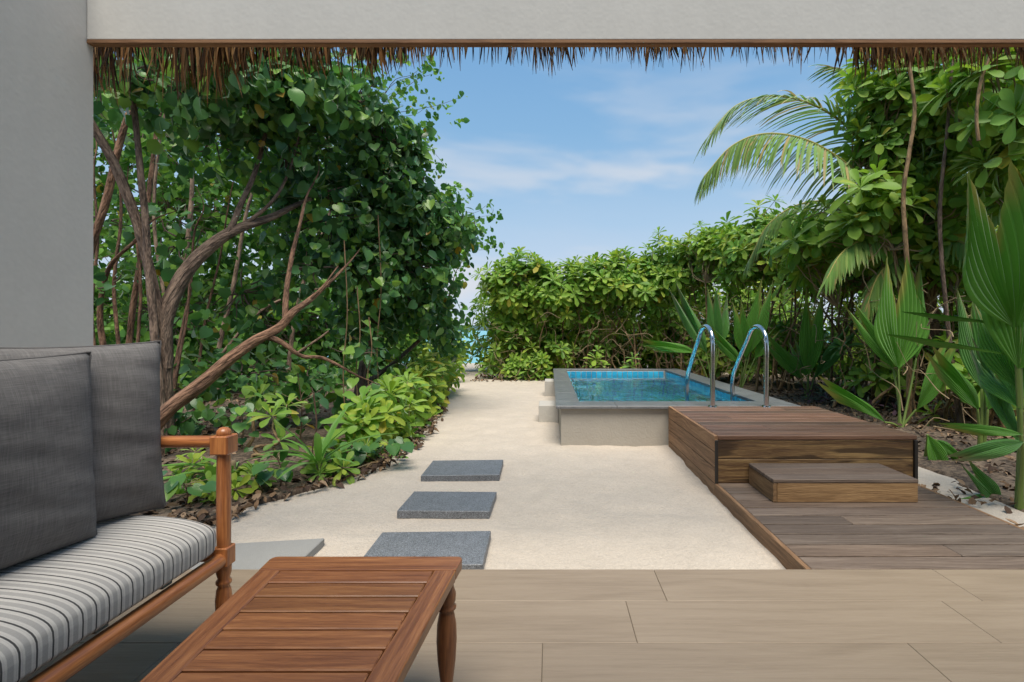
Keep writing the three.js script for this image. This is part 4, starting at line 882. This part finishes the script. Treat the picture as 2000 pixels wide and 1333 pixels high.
// border shrubs on the left of the path
const BORDER = 'leafy border shrubs along the sand path';
shrub('broad rosette shrub at the front of the leafy border by the path', -1.78, 4.75, { seed: 21, group: BORDER, sp: 'naupaka', stems: 4, canopy: [[-1.72, 0.35, 5.0, 0.3, 0.3, 0.35, 14, 0.17]], heads: [[697, 828, 4.7, 17, 0.28], [655, 855, 4.6, 8, 0.16], [720, 875, 4.55, 9, 0.16], [745, 850, 4.8, 11, 0.17], [760, 895, 4.6, 10, 0.14], [735, 905, 4.5, 8, 0.12]] });
shrub('upright rosette shrub just behind the broad front rosette', -1.72, 5.5, { seed: 22, group: BORDER, sp: 'naupaka', stems: 4, canopy: [[-1.68, 0.4, 5.9, 0.32, 0.35, 0.4, 22, 0.17]], heads: [[762, 768, 5.4, 16, 0.28], [800, 790, 5.4, 12, 0.18], [785, 830, 5.3, 11, 0.17], [770, 860, 5.1, 10, 0.16], [800, 850, 5.3, 10, 0.15], [735, 790, 5.5, 10, 0.18], [790, 875, 5.0, 9, 0.12]] });
shrub('bright bushy shrub midway along the leafy border of the path', -1.82, 6.8, { seed: 23, group: BORDER, sp: 'naupaka', stems: 4, canopy: [[-1.8, 0.45, 7.2, 0.35, 0.4, 0.6, 26, 0.18]], heads: [[815, 735, 6.7, 15, 0.25], [840, 755, 6.8, 12, 0.2], [830, 795, 6.7, 12, 0.19], [850, 780, 6.9, 11, 0.18], [815, 820, 6.4, 11, 0.16], [790, 745, 6.8, 12, 0.2], [840, 815, 6.6, 10, 0.14]] });
shrub('bushy shrub with spreading leaves near the sea end of the path', -1.95, 8.6, { seed: 24, group: BORDER, sp: 'naupaka', stems: 4, canopy: [[-1.95, 0.5, 9.2, 0.35, 0.45, 0.7, 26, 0.18]], heads: [[850, 690, 8.4, 15, 0.24], [880, 690, 8.6, 13, 0.22], [865, 725, 8.5, 13, 0.2], [885, 712, 8.8, 12, 0.2], [850, 745, 8.2, 12, 0.18], [875, 750, 8.6, 12, 0.17], [830, 710, 8.4, 12, 0.22], [862, 768, 8.2, 10, 0.15]] });
shrub('last small shrub of the leafy border, closest to the beach', -2.5, 11.2, { seed: 25, group: BORDER, sp: 'naupaka', stems: 3, heads: [[885, 655, 11, 13, 0.22], [895, 675, 11.2, 12, 0.2], [875, 690, 11, 12, 0.2], [893, 705, 11.2, 11, 0.18], [870, 660, 11, 12, 0.2], [888, 725, 11, 10, 0.16]] });
shrub('shaded rosette shrub under the drooping branch', -2.55, 4.6, { seed: 26, group: BORDER, stems: 3, heads: [[530, 810, 4.5, 12, 0.17], [560, 790, 4.7, 11, 0.16], [508, 770, 4.8, 10, 0.15], [545, 860, 4.4, 8, 0.13]] });
shrub('small rosette plant growing behind the sofa armrest', -2.75, 3.9, { seed: 27, group: BORDER, stems: 3, heads: [[375, 905, 3.9, 12, 0.13], [350, 930, 3.8, 10, 0.12], [405, 925, 3.85, 9, 0.11], [380, 880, 4.1, 9, 0.12]] });
shrub('low leafy runner at the sand edge near the strap-leaved lily', -1.72, 4.25, { seed: 28, group: BORDER, stems: 3, foot: 0.4, stemR: 0.008, canopy: [[-1.75, 0.10, 4.3, 0.28, 0.13, 0.4, 16, 0.13]] });
shrub('low leafy runner at the sand edge near the sofa post', -2.2, 3.55, { seed: 29, group: BORDER, stems: 3, foot: 0.4, stemR: 0.008, canopy: [[-2.25, 0.10, 3.6, 0.35, 0.11, 0.3, 12, 0.12]] });
// heart-leaved seedlings in the bed
[[545, 905, 3.75, 'heart-leaved hibiscus seedling beside the bare sapling stem'], [360, 990, 3.35, 'tiny heart-leaved seedling at the sofa end'], [470, 790, 4.6, 'heart-leaved hibiscus seedling below the leaning limb'], [585, 740, 4.9, 'pale heart-leaved sprig under the drooping branch'], [690, 905, 4.25, 'heart-leaved seedling at the foot of the broad rosette shrub'], [760, 915, 4.35, 'heart-leaved seedling on the very edge of the sand path']].forEach(([px, py, d, label], i) => {
  const c = P(px, py, d), x = c.x, y = ground(x, d) + 0.03, t = thing('hibiscus_seedling', label, 'seedling', V(x, y, -d), 'heart-leaved seedlings'), fo = new Foliage('hibiscus', 'heart', 800 + i), R = fo.R, top = Math.max(c.y, y + 0.12) + 0.06, pairs = [];
  part(t, 'stem', limb([[V(x, y - 0.03, -d), 0.006], [V(x + 0.02, lerp(y, top, 0.5), -d), 0.005], [V(x - 0.01, top, -d + 0.02), 0.003]], 5, 6, 0.1, i), M.barkRed);
  for (let k = 0; k < 13; k++) { const a = R() * 6.28, r = 0.05 + 0.14 * R(), p = V(x + Math.cos(a) * r, lerp(y + 0.05, top + 0.04, Math.pow(R(), 0.7)), -d + Math.sin(a) * r * 0.8); pairs.push([V(x, lerp(y, p.y, 0.85), -d), p]); fo.leaf(p, V(Math.cos(a), -0.5, Math.sin(a)).addScaledVector(rdir(R), 0.4), V(Math.cos(a) * 0.3, 0.9, Math.sin(a) * 0.3 + 0.3), 0.07 + 0.06 * R()); }
  twigs(t, pairs, M.twigPale, 0.003, 0.002, 'petiole', 820 + i, 0.05);
  fo.build(t, 60, 8, 0.9);
});
// strap-leaved lilies
[[622, 915, 4.0, 'strap-leaved lily with a fallen leaf at the sand edge'], [455, 905, 4.0, 'strap-leaved lily lying low beside the sofa post']].forEach(([px, py, d, label], i) => {
  const x = (px - VX) / F * d, y = ground(x, d) + 0.03, t = thing('strap_lily', label, 'plant', V(x, y, -d), 'strap-leaved lilies'), fo = new Foliage('lily', 'strap', 850 + i), R = fo.R;
  for (let k = 0; k < (i ? 9 : 13); k++) { const a = k * 2.4 + R() * 0.5, f = k / 13, tilt = i ? 0.9 + 0.5 * R() : lerp(0.15, 1.25, f) + 0.15 * R(), dir = V(Math.cos(a) * Math.sin(tilt), Math.cos(tilt), Math.sin(a) * Math.sin(tilt)), n = V(-Math.cos(a) * Math.cos(tilt), Math.sin(tilt) + 0.05, -Math.sin(a) * Math.cos(tilt)); fo.leaf(V(x + Math.cos(a) * 0.02, y + 0.10 * (i ? 0.3 : 1), -d + Math.sin(a) * 0.02), dir, n, 0.32 + 0.22 * R()); }
  part(t, 'stem', limb([[V(x, y - 0.04, -d), 0.018], [V(x, y + 0.05, -d), 0.022], [V(x, y + 0.12, -d), 0.02]], 3, 8, 0.05, i), M.twigPale);
  fo.build(t, 40, 4, 0.1);
});

// hedge behind the pool and on its right
const HEDGE = 'naupaka hedge bushes around the pool';
const hedge = [
  [-0.78, 12.3, 0.85, 3.05, 'bushy end of the hedge standing by the sea gap', 190], [0.05, 12.2, 0.85, 2.86, 'hedge bush behind the left corner of the pool', 150],
  [1.15, 12.2, 0.85, 3.0, 'hedge bush behind the pool, right of the notch in the hedge', 150], [2.1, 12.1, 0.8, 3.05, 'hedge bush behind the far coping of the pool', 140],
  [2.95, 12.0, 0.85, 3.35, 'taller hedge bush behind the right pool corner', 150], [3.75, 11.3, 0.9, 3.65, 'yellow-green hedge bush behind the grab rails', 150],
];
hedge.forEach(([x, z, r, h, label, n], i) => shrub(label, x, z, { name: 'hedge_bush', seed: 1000 + i * 17, group: HEDGE, sp: 'naupaka', kind: 'naupFar', stems: 8, foot: 1.2, stemR: 0.02, cap: 60, tangle: 60, tangleH: 1.5, twigShare: 0.55,
  canopy: [[x, h - 0.78, z, r, 0.74, 0.8, Math.round(n * 0.8), 0.23, -0.75], [x, h - 1.6, z + 0.1, r * 0.85, 0.75, 0.6, Math.round(n * (i ? 0.16 : 0.4)), 0.2], ...(i < 2 ? [[x - 0.05, 0.6, z - 0.25, r * 0.8, 0.55, 0.4, 46, 0.17]] : [])] }));
// low sprigs at the hedge foot
[[955, 715, 12, 'low sprig at the hedge foot nearest the sea gap'], [1000, 730, 11.8, 'low sprig at the hedge foot left of the step blocks'], [1035, 722, 11.6, 'broad-leaved sprig at the hedge foot beside the pool coping'], [1165, 700, 11, 'bright upright sprig right behind the far coping'], [1235, 715, 11, 'small sprig low behind the far coping']].forEach(([px, py, d, label], i) => shrub(label, (px - VX) / F * d, d, { name: 'naupaka_sprig', seed: 1300 + i, group: 'sprigs at the hedge foot', stems: 2, foot: 0.15, stemR: 0.01, heads: [[px, py, d, 12, 0.22], [px + 12, py + 14, d, 9, 0.17], [px - 12, py + 12, d + 0.1, 9, 0.16], [px + 2, py - 16, d, 9, 0.16]], minPx: 6 }));
// side row, canopies on bare pale stems
const side = [
  [4.3, 10.3, 1.0, 3.55, 1.35, 'bright bush overhanging the right side of the pool', 150], [5.0, 9.3, 1.0, 3.2, 1.3, 'bright bush on pale stems right of the pool coping', 150], [5.6, 8.4, 1.0, 3.05, 1.2, 'bright bush on crooked stems behind the wide-leaved seedlings', 150],
  [6.6, 9.5, 1.2, 4.2, 1.6, 'tall bush behind the arching palm fronds', 150], [5.9, 7.2, 1.1, 2.6, 0.9, 'shaded bush around the palm trunk', 90],
  [4.95, 7.5, 0.75, 1.15, 0.9, 'low bush between the upright and the splayed seedlings', 40], [5.2, 5.9, 0.8, 1.1, 0.9, 'low bush right of the upright notched seedling', 40], [6.3, 8.2, 1.0, 1.4, 1.1, 'low bush filling the shade behind the upright seedling', 70], [5.0, 10.4, 0.9, 1.5, 1.2, 'low bush filling the shade behind the splayed seedling', 70], [6.6, 6.2, 0.9, 1.3, 1.0, 'low bush filling the shade behind the pleated leaves', 60], [3.9, 11.4, 0.8, 1.3, 1.1, 'low bush filling the shade behind the far pool corner', 60],
];
side.forEach(([x, z, r, h, d, label, n], i) => shrub(label, x, z, { name: 'side_bush', seed: 1500 + i * 13, group: 'bushes right of the pool', sp: 'naupaka', kind: z > 9 ? 'naupFar' : 'naup', stems: 9, foot: 1.6, stemR: 0.024, cap: 180, tangle: 80, tangleH: 1.7, canopy: [[x, h - d * 0.55, z, r, d * 0.62, r * 0.85, n, 0.21, -0.7]], twigShare: 0.7, twigK: 1.3 }));
// tall overhanging shrubs at the right, under the thatch
const tall = [
  [5.0, 7.1, [[1800, 190, 6.7, 125, 120, 0.6, 64], [1860, 330, 6.7, 105, 90, 0.6, 40], [1715, 185, 7.0, 80, 70, 0.5, 34]], 'tall sunlit shrub with slender pale stem before the palm'],
  [5.3, 6.1, [[1960, 180, 5.7, 110, 110, 0.6, 48], [1985, 320, 5.8, 80, 90, 0.5, 28]], 'tall sunlit shrub at the end of the thatch eave'],
  [6.9, 7.6, [[1900, 440, 7.8, 120, 90, 0.7, 50], [1990, 340, 7.6, 100, 100, 0.6, 40], [1770, 440, 7.8, 80, 60, 0.5, 24], [1850, 210, 7.6, 130, 110, 0.8, 60], [1960, 190, 7.4, 110, 100, 0.8, 50]], 'shaded shrub behind the big pleated leaf'],
  [5.2, 6.7, [[1700, 415, 6.7, 90, 75, 0.5, 40], [1835, 470, 7.0, 95, 70, 0.5, 30], [1610, 470, 7.4, 85, 60, 0.5, 32], [1750, 300, 6.8, 80, 70, 0.5, 26]], 'leafy shrub filling the space beneath the arching fronds'],
];
tall.forEach(([x, z, bl, label], i) => shrub(label, x, z, { name: 'tall_naupaka', seed: 1700 + i * 19, group: 'tall shrubs at the right', sp: 'naupaka', stems: 5, foot: 0.9, stemR: 0.015, canopy: bl.map(([px, py, d, rx, ry, rz, n]) => { const c = P(px, py, d); return [c.x, c.y, d, rx / F * d, ry / F * d, rz, n, 0.26]; }), twigShare: 0.6, twigK: 1.6 }));
// the long pale stems seen in front of it
[[[[1775, 830, 6.2, 0.040], [1778, 600, 6.1, 0.038], [1770, 480, 6.0, 0.035], [1765, 380, 6.0, 0.033], [1776, 300, 6.0, 0.031], [1787, 220, 6.0, 0.028], [1778, 130, 6.0, 0.024], [1776, 70, 6.0, 0.02]], 'long pale upright stem before the tall sunlit shrub'],
  [[[1880, 860, 6.0, 0.045], [1850, 620, 6.0, 0.032], [1836, 420, 6.0, 0.03], [1850, 260, 6.0, 0.026], [1862, 120, 6.0, 0.018]], 'crooked grey-brown stem rising beside the palm trunk'],
  [[[1912, 275, 5.4, 0.022], [1908, 230, 5.4, 0.022], [1916, 160, 5.4, 0.022], [1930, 120, 5.4, 0.018], [1945, 70, 5.4, 0.012]], 'short thick cut branch hanging under the eave']].forEach(([l, label], i) => single('bare_stem', label, 'stem', pxLimb(l, 8, 9, 60 + i), i === 1 ? M.bark : M.barkPale, 'bare stems at the right'));
// dense screen behind everything on the right
[[-0.6, 14.2, 2.3], [1.0, 14.2, 2.6], [3.6, 14.2, 3.0], [6.0, 14, 3.2], [8.2, 12.5, 3.2], [9.6, 10.5, 3.2], [10.2, 8.2, 3.2], [9.4, 6.4, 3.2]].forEach(([x, z, h], i) => shrub(['screen bush glimpsed through the hedge end by the sea gap', 'screen bush glimpsed behind the hedge at the pool', 'screen bush behind the tall end of the hedge', 'screen bush behind the bushes right of the pool', 'screen bush behind the arching palm', 'screen bush in the shade behind the palm trunk', 'screen bush in the shade behind the pleated leaf', 'screen bush in the shade at the end of the eave'][i], x, z, { name: 'screen_bush', seed: 1900 + i * 23, group: 'screen bushes behind the hedge', sp: 'naupaka', kind: 'naupFar', stems: 4, foot: 1, cap: 0, canopy: [[x, h * 0.62, z, 1.5, h * 0.42, 1.0, 170, 0.26], [x, h * 0.25, z, 1.6, h * 0.3, 0.9, 240, 0.26]], twigShare: 0.2 }));

// ---------------------------------------------------------------- coconut palm
function frondGeo(pts, leafLen, n, droop, seed, width = 0.038, tone, hang = 0) {
  const R = rng(seed), curve = new THREE.CatmullRomCurve3(pts), bp = [], bi = [], bc = [], ts = LIT.palm.tones;
  for (let k = 0; k < n; k++) {
    const t = 0.10 + 0.9 * k / (n - 1), p = curve.getPoint(t), tan = curve.getTangent(t), sideV = V(0, 0, 0).crossVectors(tan, UP).normalize(), up = V(0, 0, 0).crossVectors(sideV, tan);
    for (const s of [-1, 1]) {
      if (R() < 0.05) continue;
      const L = leafLen * (0.45 + 0.55 * Math.sin(Math.PI * Math.min(1, 0.18 + t * 0.78))) * (0.8 + 0.3 * R()), dir = sideV.clone().multiplyScalar(s * (0.85 - 0.4 * t)).addScaledVector(tan, 0.45 + 0.75 * t).addScaledVector(up, 0.15).addScaledVector(UP, -hang).addScaledVector(rdir(R), 0.12).normalize();
      const c = ts[tone ?? (R() < 0.07 ? 3 : Math.floor(R() * 3))], j = 0.8 + 0.4 * R(), wv = V(0, 0, 0).crossVectors(dir, up).normalize();
      let q = p.clone(); const d = dir.clone(), b0 = bp.length / 3, seg = 5;
      for (let i = 0; i <= seg; i++) {
        const w = width * (i === seg ? 0.06 : 1 - 0.6 * Math.pow(i / seg, 2)) * (i === 0 ? 0.5 : 1);
        for (const e of [-0.5, 0, 0.5]) { bp.push(q.x + wv.x * w * e, q.y + wv.y * w * e + (e === 0 ? 0.004 : 0), q.z + wv.z * w * e); const tip = i === seg && R() < 0.3 ? 3 : -1; const cc = tip < 0 ? c : ts[3]; bc.push(cc[0] * j, cc[1] * j, cc[2] * j); }
        d.addScaledVector(UP, -droop * (0.7 + 0.6 * R())).normalize(); q = q.clone().addScaledVector(d, L / seg);
      }
      for (let i = 0; i < seg; i++) for (const e of [0, 1]) { const a = b0 + i * 3 + e, b = a + 3; bi.push(a, b, a + 1, b, b + 1, a + 1); }
    }
  }
  return rawGeo(bp, null, bi, null, bc);
}
{
  const base = V(5.45, 0.02, -7.4), crown = P(1800, 500, 7.4);
  const t = thing('coconut_palm', 'young coconut palm with arching fronds behind the bushes', 'palm', base);
  const tr = []; for (let k = 0; k <= 24; k++) { const f = k / 24; tr.push([base.clone().lerp(crown, f), (0.20 - 0.05 * f) * (k % 2 ? 1.07 : 0.96)]); }
  part(t, 'trunk', limb(tr, 2, 14, 0.08, 4), M.barkPalm);
  const rach = std({ color: rgb(0.30, 0.27, 0.06), roughness: 0.6 });
  const fr = [
    [[[1800, 500, 7.4], [1740, 380, 7.3], [1690, 285, 7.2], [1610, 215, 7.1], [1520, 188, 7.0], [1440, 205, 6.9], [1385, 265, 6.8]], 0.8, 90, 0.15],
    [[[1800, 500, 7.4], [1745, 410, 7.1], [1660, 325, 6.9], [1570, 272, 6.7], [1490, 262, 6.6], [1430, 285, 6.5], [1375, 345, 6.4]], 0.8, 104, 0.20],
    [[[1800, 500, 7.4], [1720, 430, 7.8], [1640, 395, 8.0], [1560, 400, 8.1], [1500, 440, 8.1], [1465, 505, 8.1]], 0.7, 76, 0.16],
    [[[1800, 500, 7.4], [1730, 460, 6.9], [1680, 470, 6.6], [1640, 500, 6.4], [1615, 545, 6.3]], 0.5, 60, 0.16],
    [[[1800, 500, 7.4], [1800, 340, 7.6], [1770, 220, 7.8], [1700, 150, 8.0], [1620, 130, 8.1]], 0.7, 72, 0.14],
    [[[1800, 500, 7.4], [1870, 400, 7.4], [1960, 340, 7.3], [2060, 340, 7.2]], 0.6, 46, 0.12],
    [[[1800, 500, 7.4], [1840, 470, 6.8], [1890, 480, 6.3], [1930, 530, 6.0]], 0.5, 40, 0.14],
    [[[1800, 500, 7.4], [1760, 500, 6.9], [1715, 540, 6.6], [1690, 610, 6.5]], 0.5, 40, 0.16],
  ];
  fr.forEach(([pts, L, n, dr], i) => {
    const c = pts.map((p) => P(...p)), m = part(t, 'frond', frondGeo(c, L, n, dr, 2100 + i, 0.038, undefined, [0.2, 0.75, 0.6, 0.5, 0.3, 0.3, 0.3, 0.4][i]), LIT.palm.mat);
    const g = limb(c.map((p, k) => [p, lerp(0.028, 0.005, k / (c.length - 1))]), 8, 7, 0.03, i), r = new THREE.Mesh(g, rach);
    r.name = 'midrib'; r.castShadow = r.receiveShadow = true; m.add(r);
  });
}

// ---------------------------------------------------------------- coconut seedlings with broad pleated leaves
function bifid(L, W, o = {}) {                                   // pleated blade along +y with a notched tip
  const nu = 32, ns = 12, pos = [], idx = [], col = [], notch = o.notch ?? 0.4, bend = o.bend ?? 0.25, open = o.open ?? (W < 0.12 ? 0.04 : 0.35);
  for (let s = 0; s <= ns; s++) for (let u = 0; u <= nu; u++) {
    const a = u / nu * 2 - 1, t = s / ns, aa = Math.abs(a), reach = aa < 0.45 ? 1 - notch * Math.pow(1 - aa / 0.45, 1.1) : 1 - 0.42 * Math.pow((aa - 0.45) / 0.55, 1.1);
    const y = L * t * reach, w = W / 2 * (0.015 + Math.pow(Math.sin(Math.PI * Math.pow(t, 0.9) * 0.80 + 0.01), 1.15)), x = a * w + Math.sign(a) * Math.min(1, aa * 3) * open * 0.10 * L * Math.pow(t, 2.5);
    const pl = (u % 2 ? 1 : -1) * 0.016 * W * Math.min(1, w / (W / 2) * 1.4);
    pos.push(x, y, pl + aa * w * open - bend * L * t * t + 0.012 * L * noise3(a * 2, t * 3, L * 9));
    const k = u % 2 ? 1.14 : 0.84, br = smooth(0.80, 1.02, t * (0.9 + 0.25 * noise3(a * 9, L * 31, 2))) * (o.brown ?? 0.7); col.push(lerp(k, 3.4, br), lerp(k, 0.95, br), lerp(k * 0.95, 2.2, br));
  }
  for (let s = 0; s < ns; s++) for (let u = 0; u < nu; u++) { const a = s * (nu + 1) + u, b = a + nu + 1; idx.push(a, a + 1, b, b, a + 1, b + 1); }
  const g = rawGeo(pos, null, idx, null, col).toNonIndexed(); g.computeVertexNormals();
  return g;
}
const blade = LIT.seedling.tones.map((t) => { const m = leafMat(...t, { t: 0.42, coat: 0.45, cr: 0.35 }); m.vertexColors = true; return m; });
const SEED = 'coconut seedlings right of the pool';
const stalkMat = std({ color: rgb(0.15, 0.22, 0.05), roughness: 0.5 });
function seedling(label, bx, bz, leaves, seed) {                 // leaves: [stalk end pixel, tip pixel, depth at tip, width, opts]
  const y = ground(bx, bz), t = thing('coconut_seedling', label, 'seedling', V(bx, y, -bz), SEED), R = rng(seed);
  leaves.forEach(([sx, sy, sd, tx, ty, td, w, o = {}]) => {
    const a = P(sx, sy, sd), b = P(tx, ty, td), d = b.clone().sub(a), L = d.length(), n = V(o.nx ?? -0.35, o.ny ?? 0.25, 1).normalize();
    const base = V(bx + (R() - 0.5) * 0.04, y - 0.02, -bz + (R() - 0.5) * 0.04);
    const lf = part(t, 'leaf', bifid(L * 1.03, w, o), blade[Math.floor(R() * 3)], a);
    lf.quaternion.setFromRotationMatrix(aim(d, n));
    const end = a.clone().addScaledVector(d, 0.55), g = limb([[base, 0.016], [base.clone().lerp(a, 0.5).add(V(0.01, 0.02, 0)), 0.013], [a, 0.010]], 6, 7, 0.04, seed);
    part(t, 'stalk', g, stalkMat);
  });
}
seedling('large coconut seedling with broad pleated leaves by the deck edge', 3.06, 3.35, [
  [1982, 640, 3.3, 1930, 330, 3.2, 0.62, { notch: 0.42, open: 0.42, bend: 0.02, nx: -0.2 }], [1990, 760, 3.35, 1925, 585, 3.6, 0.26, { nx: -0.6, bend: 0.1 }], [1992, 870, 3.3, 1895, 640, 3.8, 0.10, { nx: -0.6, bend: 0.15 }],
  [1994, 800, 3.3, 1900, 650, 3.9, 0.22, { nx: -0.8 }], [1995, 850, 3.25, 1862, 815, 3.0, 0.07, { ny: 1, bend: 0.12 }], [1998, 865, 3.2, 1885, 870, 2.95, 0.11, { ny: 1, bend: 0.2 }], [1992, 700, 3.3, 1745, 640, 3.4, 0.018, { ny: 1, bend: 0.10, brown: 0, pleat: 0 }], [1992, 640, 3.3, 1770, 598, 3.5, 0.016, { ny: 1, bend: 0.10, brown: 0 }], [1990, 720, 3.3, 2060, 420, 3.2, 0.5, {}],
], 2401);
seedling('coconut seedling with one upright notched leaf behind the platform', 4.1, 6.0, [
  [1755, 720, 6.0, 1752, 505, 5.95, 0.58, { notch: 0.45, open: 0.3, bend: 0.02, nx: -0.1 }], [1790, 800, 5.95, 1885, 668, 5.7, 0.22, { nx: 0.4, ny: 0.6, bend: 0.18 }], [1728, 825, 5.9, 1630, 735, 5.7, 0.13, { ny: 0.9, bend: 0.22 }], [1745, 720, 6.1, 1662, 590, 6.2, 0.17, { bend: 0.1 }], [1790, 700, 6.1, 1800, 500, 6.2, 0.2, {}],
], 2411);
seedling('coconut seedling with splayed leaves behind the second grab rail', 4.2, 8.4, [
  [1578, 735, 8.4, 1592, 565, 8.35, 0.30, { notch: 0.4, open: 0.55, bend: 0.02 }], [1590, 740, 8.4, 1685, 615, 8.2, 0.2, { nx: -0.2, ny: 0.6, bend: 0.15 }], [1566, 740, 8.4, 1500, 655, 8.2, 0.24, { ny: 0.6, bend: 0.15 }], [1580, 740, 8.4, 1548, 660, 8.6, 0.2, {}],
], 2421);
seedling('coconut seedling close behind the right pool coping', 3.35, 9.1, [
  [1458, 700, 9.1, 1440, 590, 9.0, 0.27, { notch: 0.3, bend: 0.06 }], [1465, 690, 9.1, 1500, 545, 9.2, 0.34, { notch: 0.45, bend: 0.03 }], [1450, 715, 9.0, 1395, 640, 8.9, 0.18, { ny: 0.6, bend: 0.3 }], [1475, 700, 9.1, 1520, 640, 9.0, 0.2, {}],
], 2431);
seedling('slender coconut seedling by the far end of the pool coping', 3.05, 9.7, [
  [1400, 680, 9.7, 1390, 560, 9.6, 0.25, { notch: 0.35, bend: 0.05 }], [1405, 680, 9.7, 1412, 570, 9.8, 0.3, {}], [1380, 690, 9.7, 1322, 560, 9.6, 0.26, { ny: 0.5, bend: 0.35 }], [1360, 690, 9.7, 1262, 655, 9.6, 0.2, { ny: 0.9, bend: 0.25 }],
], 2441);
seedling('coconut seedling with tall narrow leaves beside the large pleated one', 3.95, 4.7, [
  [1918, 760, 4.7, 1890, 560, 4.7, 0.26, { notch: 0.35, bend: 0.05 }], [1925, 770, 4.7, 1945, 590, 4.8, 0.24, { notch: 0.4, bend: 0.04 }], [1910, 800, 4.65, 1850, 690, 4.5, 0.16, { ny: 0.6, bend: 0.25 }], [1930, 800, 4.65, 1985, 700, 4.5, 0.16, { ny: 0.6, bend: 0.25 }],
], 2471);
seedling('small coconut seedling low beside the deck corner', 3.3, 3.75, [
  [1955, 985, 3.6, 1893, 905, 3.55, 0.12, { ny: 0.5, bend: 0.1 }], [1955, 985, 3.6, 1886, 975, 3.5, 0.13, { ny: 0.9, bend: 0.3 }], [1960, 1000, 3.5, 1920, 1000, 3.4, 0.05, { ny: 1 }], [1975, 1010, 3.5, 2040, 985, 3.4, 0.12, { ny: 0.9 }],
], 2451);
seedling('yellowing coconut seedling on the sand right of the platform', 3.35, 4.6, [
  [1812, 850, 4.5, 1868, 975, 4.4, 0.15, { ny: 0.8, bend: 0.1 }], [1830, 860, 4.5, 1905, 905, 4.4, 0.1, { ny: 0.9 }], [1800, 900, 4.6, 1796, 945, 4.5, 0.07, {}],
], 2461);

// ---------------------------------------------------------------- ground cover and fallen leaves
{
  const R = rng(3001);
  const lay = (name, label, sp, kind, n, spot, size, kindOf = 'stuff', lift = 0.012) => {
    const g = new THREE.Group(); g.name = numbered(name); g.userData = { label, category: 'leaf litter', kind: 'stuff' }; scene.add(g);
    const fo = new Foliage(sp, kind, 3100 + n);
    for (let k = 0; k < n; k++) { const [x, y, z] = spot(); const a = R() * 6.28, d = V(Math.cos(a), (R() - 0.5) * 0.5, Math.sin(a)); fo.leaf(V(x, y + lift + 0.015 * R(), -z), d, V((R() - 0.5) * 1.1, 1, (R() - 0.5) * 1.1), size * (0.5 + 0.9 * R())); }
    fo.build(g, 0, 1e9);
    return g;
  };
  lay('leaf_litter', 'brown fallen leaves covering the soil under the trees', 'litter', 'dead', 4200, () => { const z = 2.6 + Math.pow(R(), 1.6) * 6, x = bedEdge(z) + 0.12 - Math.pow(R(), 1.3) * 3.5; return [x, sandY(x, z) + 0.03 + 0.05 * smooth(0.5, 2.6, bedEdge(z) - x), z]; }, 0.055);
  lay('leaf_litter', 'brown fallen leaves scattered on the sand right of the deck', 'litter', 'dead', 4200, () => { const z = 2.6 + Math.pow(R(), 1.3) * 7, x = 2.66 + Math.pow(R(), 0.75) * 4; const keep = noise3(x * 2.2, 4, z * 2.2); const xx = keep > 0.42 || x > 4 ? x : x + 1.2; return [xx, sandY(xx, z), z]; }, 0.05, 'stuff', 0.028);
  lay('leaf_litter', 'brown fallen leaves under the hedge behind the pool', 'litter', 'dead', 1300, () => { const x = -1.8 + R() * 6, z = 11.4 + R() * 2.4; return [x, sandY(x, z), z]; }, 0.07, 'stuff', 0.006);
  const pg = thing('purple_groundcover', 'low purple and green ground cover right of the platform', 'ground cover', V(4.7, 0.03, -7.6));
  const fo = new Foliage('purple', 'naupFar', 3300);
  for (let k = 0; k < 70; k++) { const x = 4.0 + R() * 1.6, z = 6.6 + R() * 2.2; rosette(fo, V(x, sandY(x, z) + 0.06 + 0.14 * R(), -z), V((R() - 0.5), 1, (R() - 0.5)), 7, 0.11); }
  fo.build(pg, 80, 8, 0.38);
  // bare fallen sticks in the right bed
  for (let k = 0; k < 6; k++) { const x = 2.9 + R() * 2.2, z = 3 + R() * 3.6, a = R() * 6.28, l = 0.25 + 0.5 * R(), b = V(x + Math.cos(a) * l, sandY(x, z) + 0.03, -z + Math.sin(a) * l); single('fallen_stick', 'thin dry stick lying on the littered sand right of the deck', 'stick', limb([[V(x, sandY(x, z) + 0.012, -z), 0.006], [V((x + b.x) / 2, sandY(x, z) + 0.03, (-z + b.z) / 2 + 0.03), 0.006], [b, 0.003]], 5, 5, 0.1, k), M.bark, 'dry sticks in the right bed'); }
}
renderer.render(scene, camera);
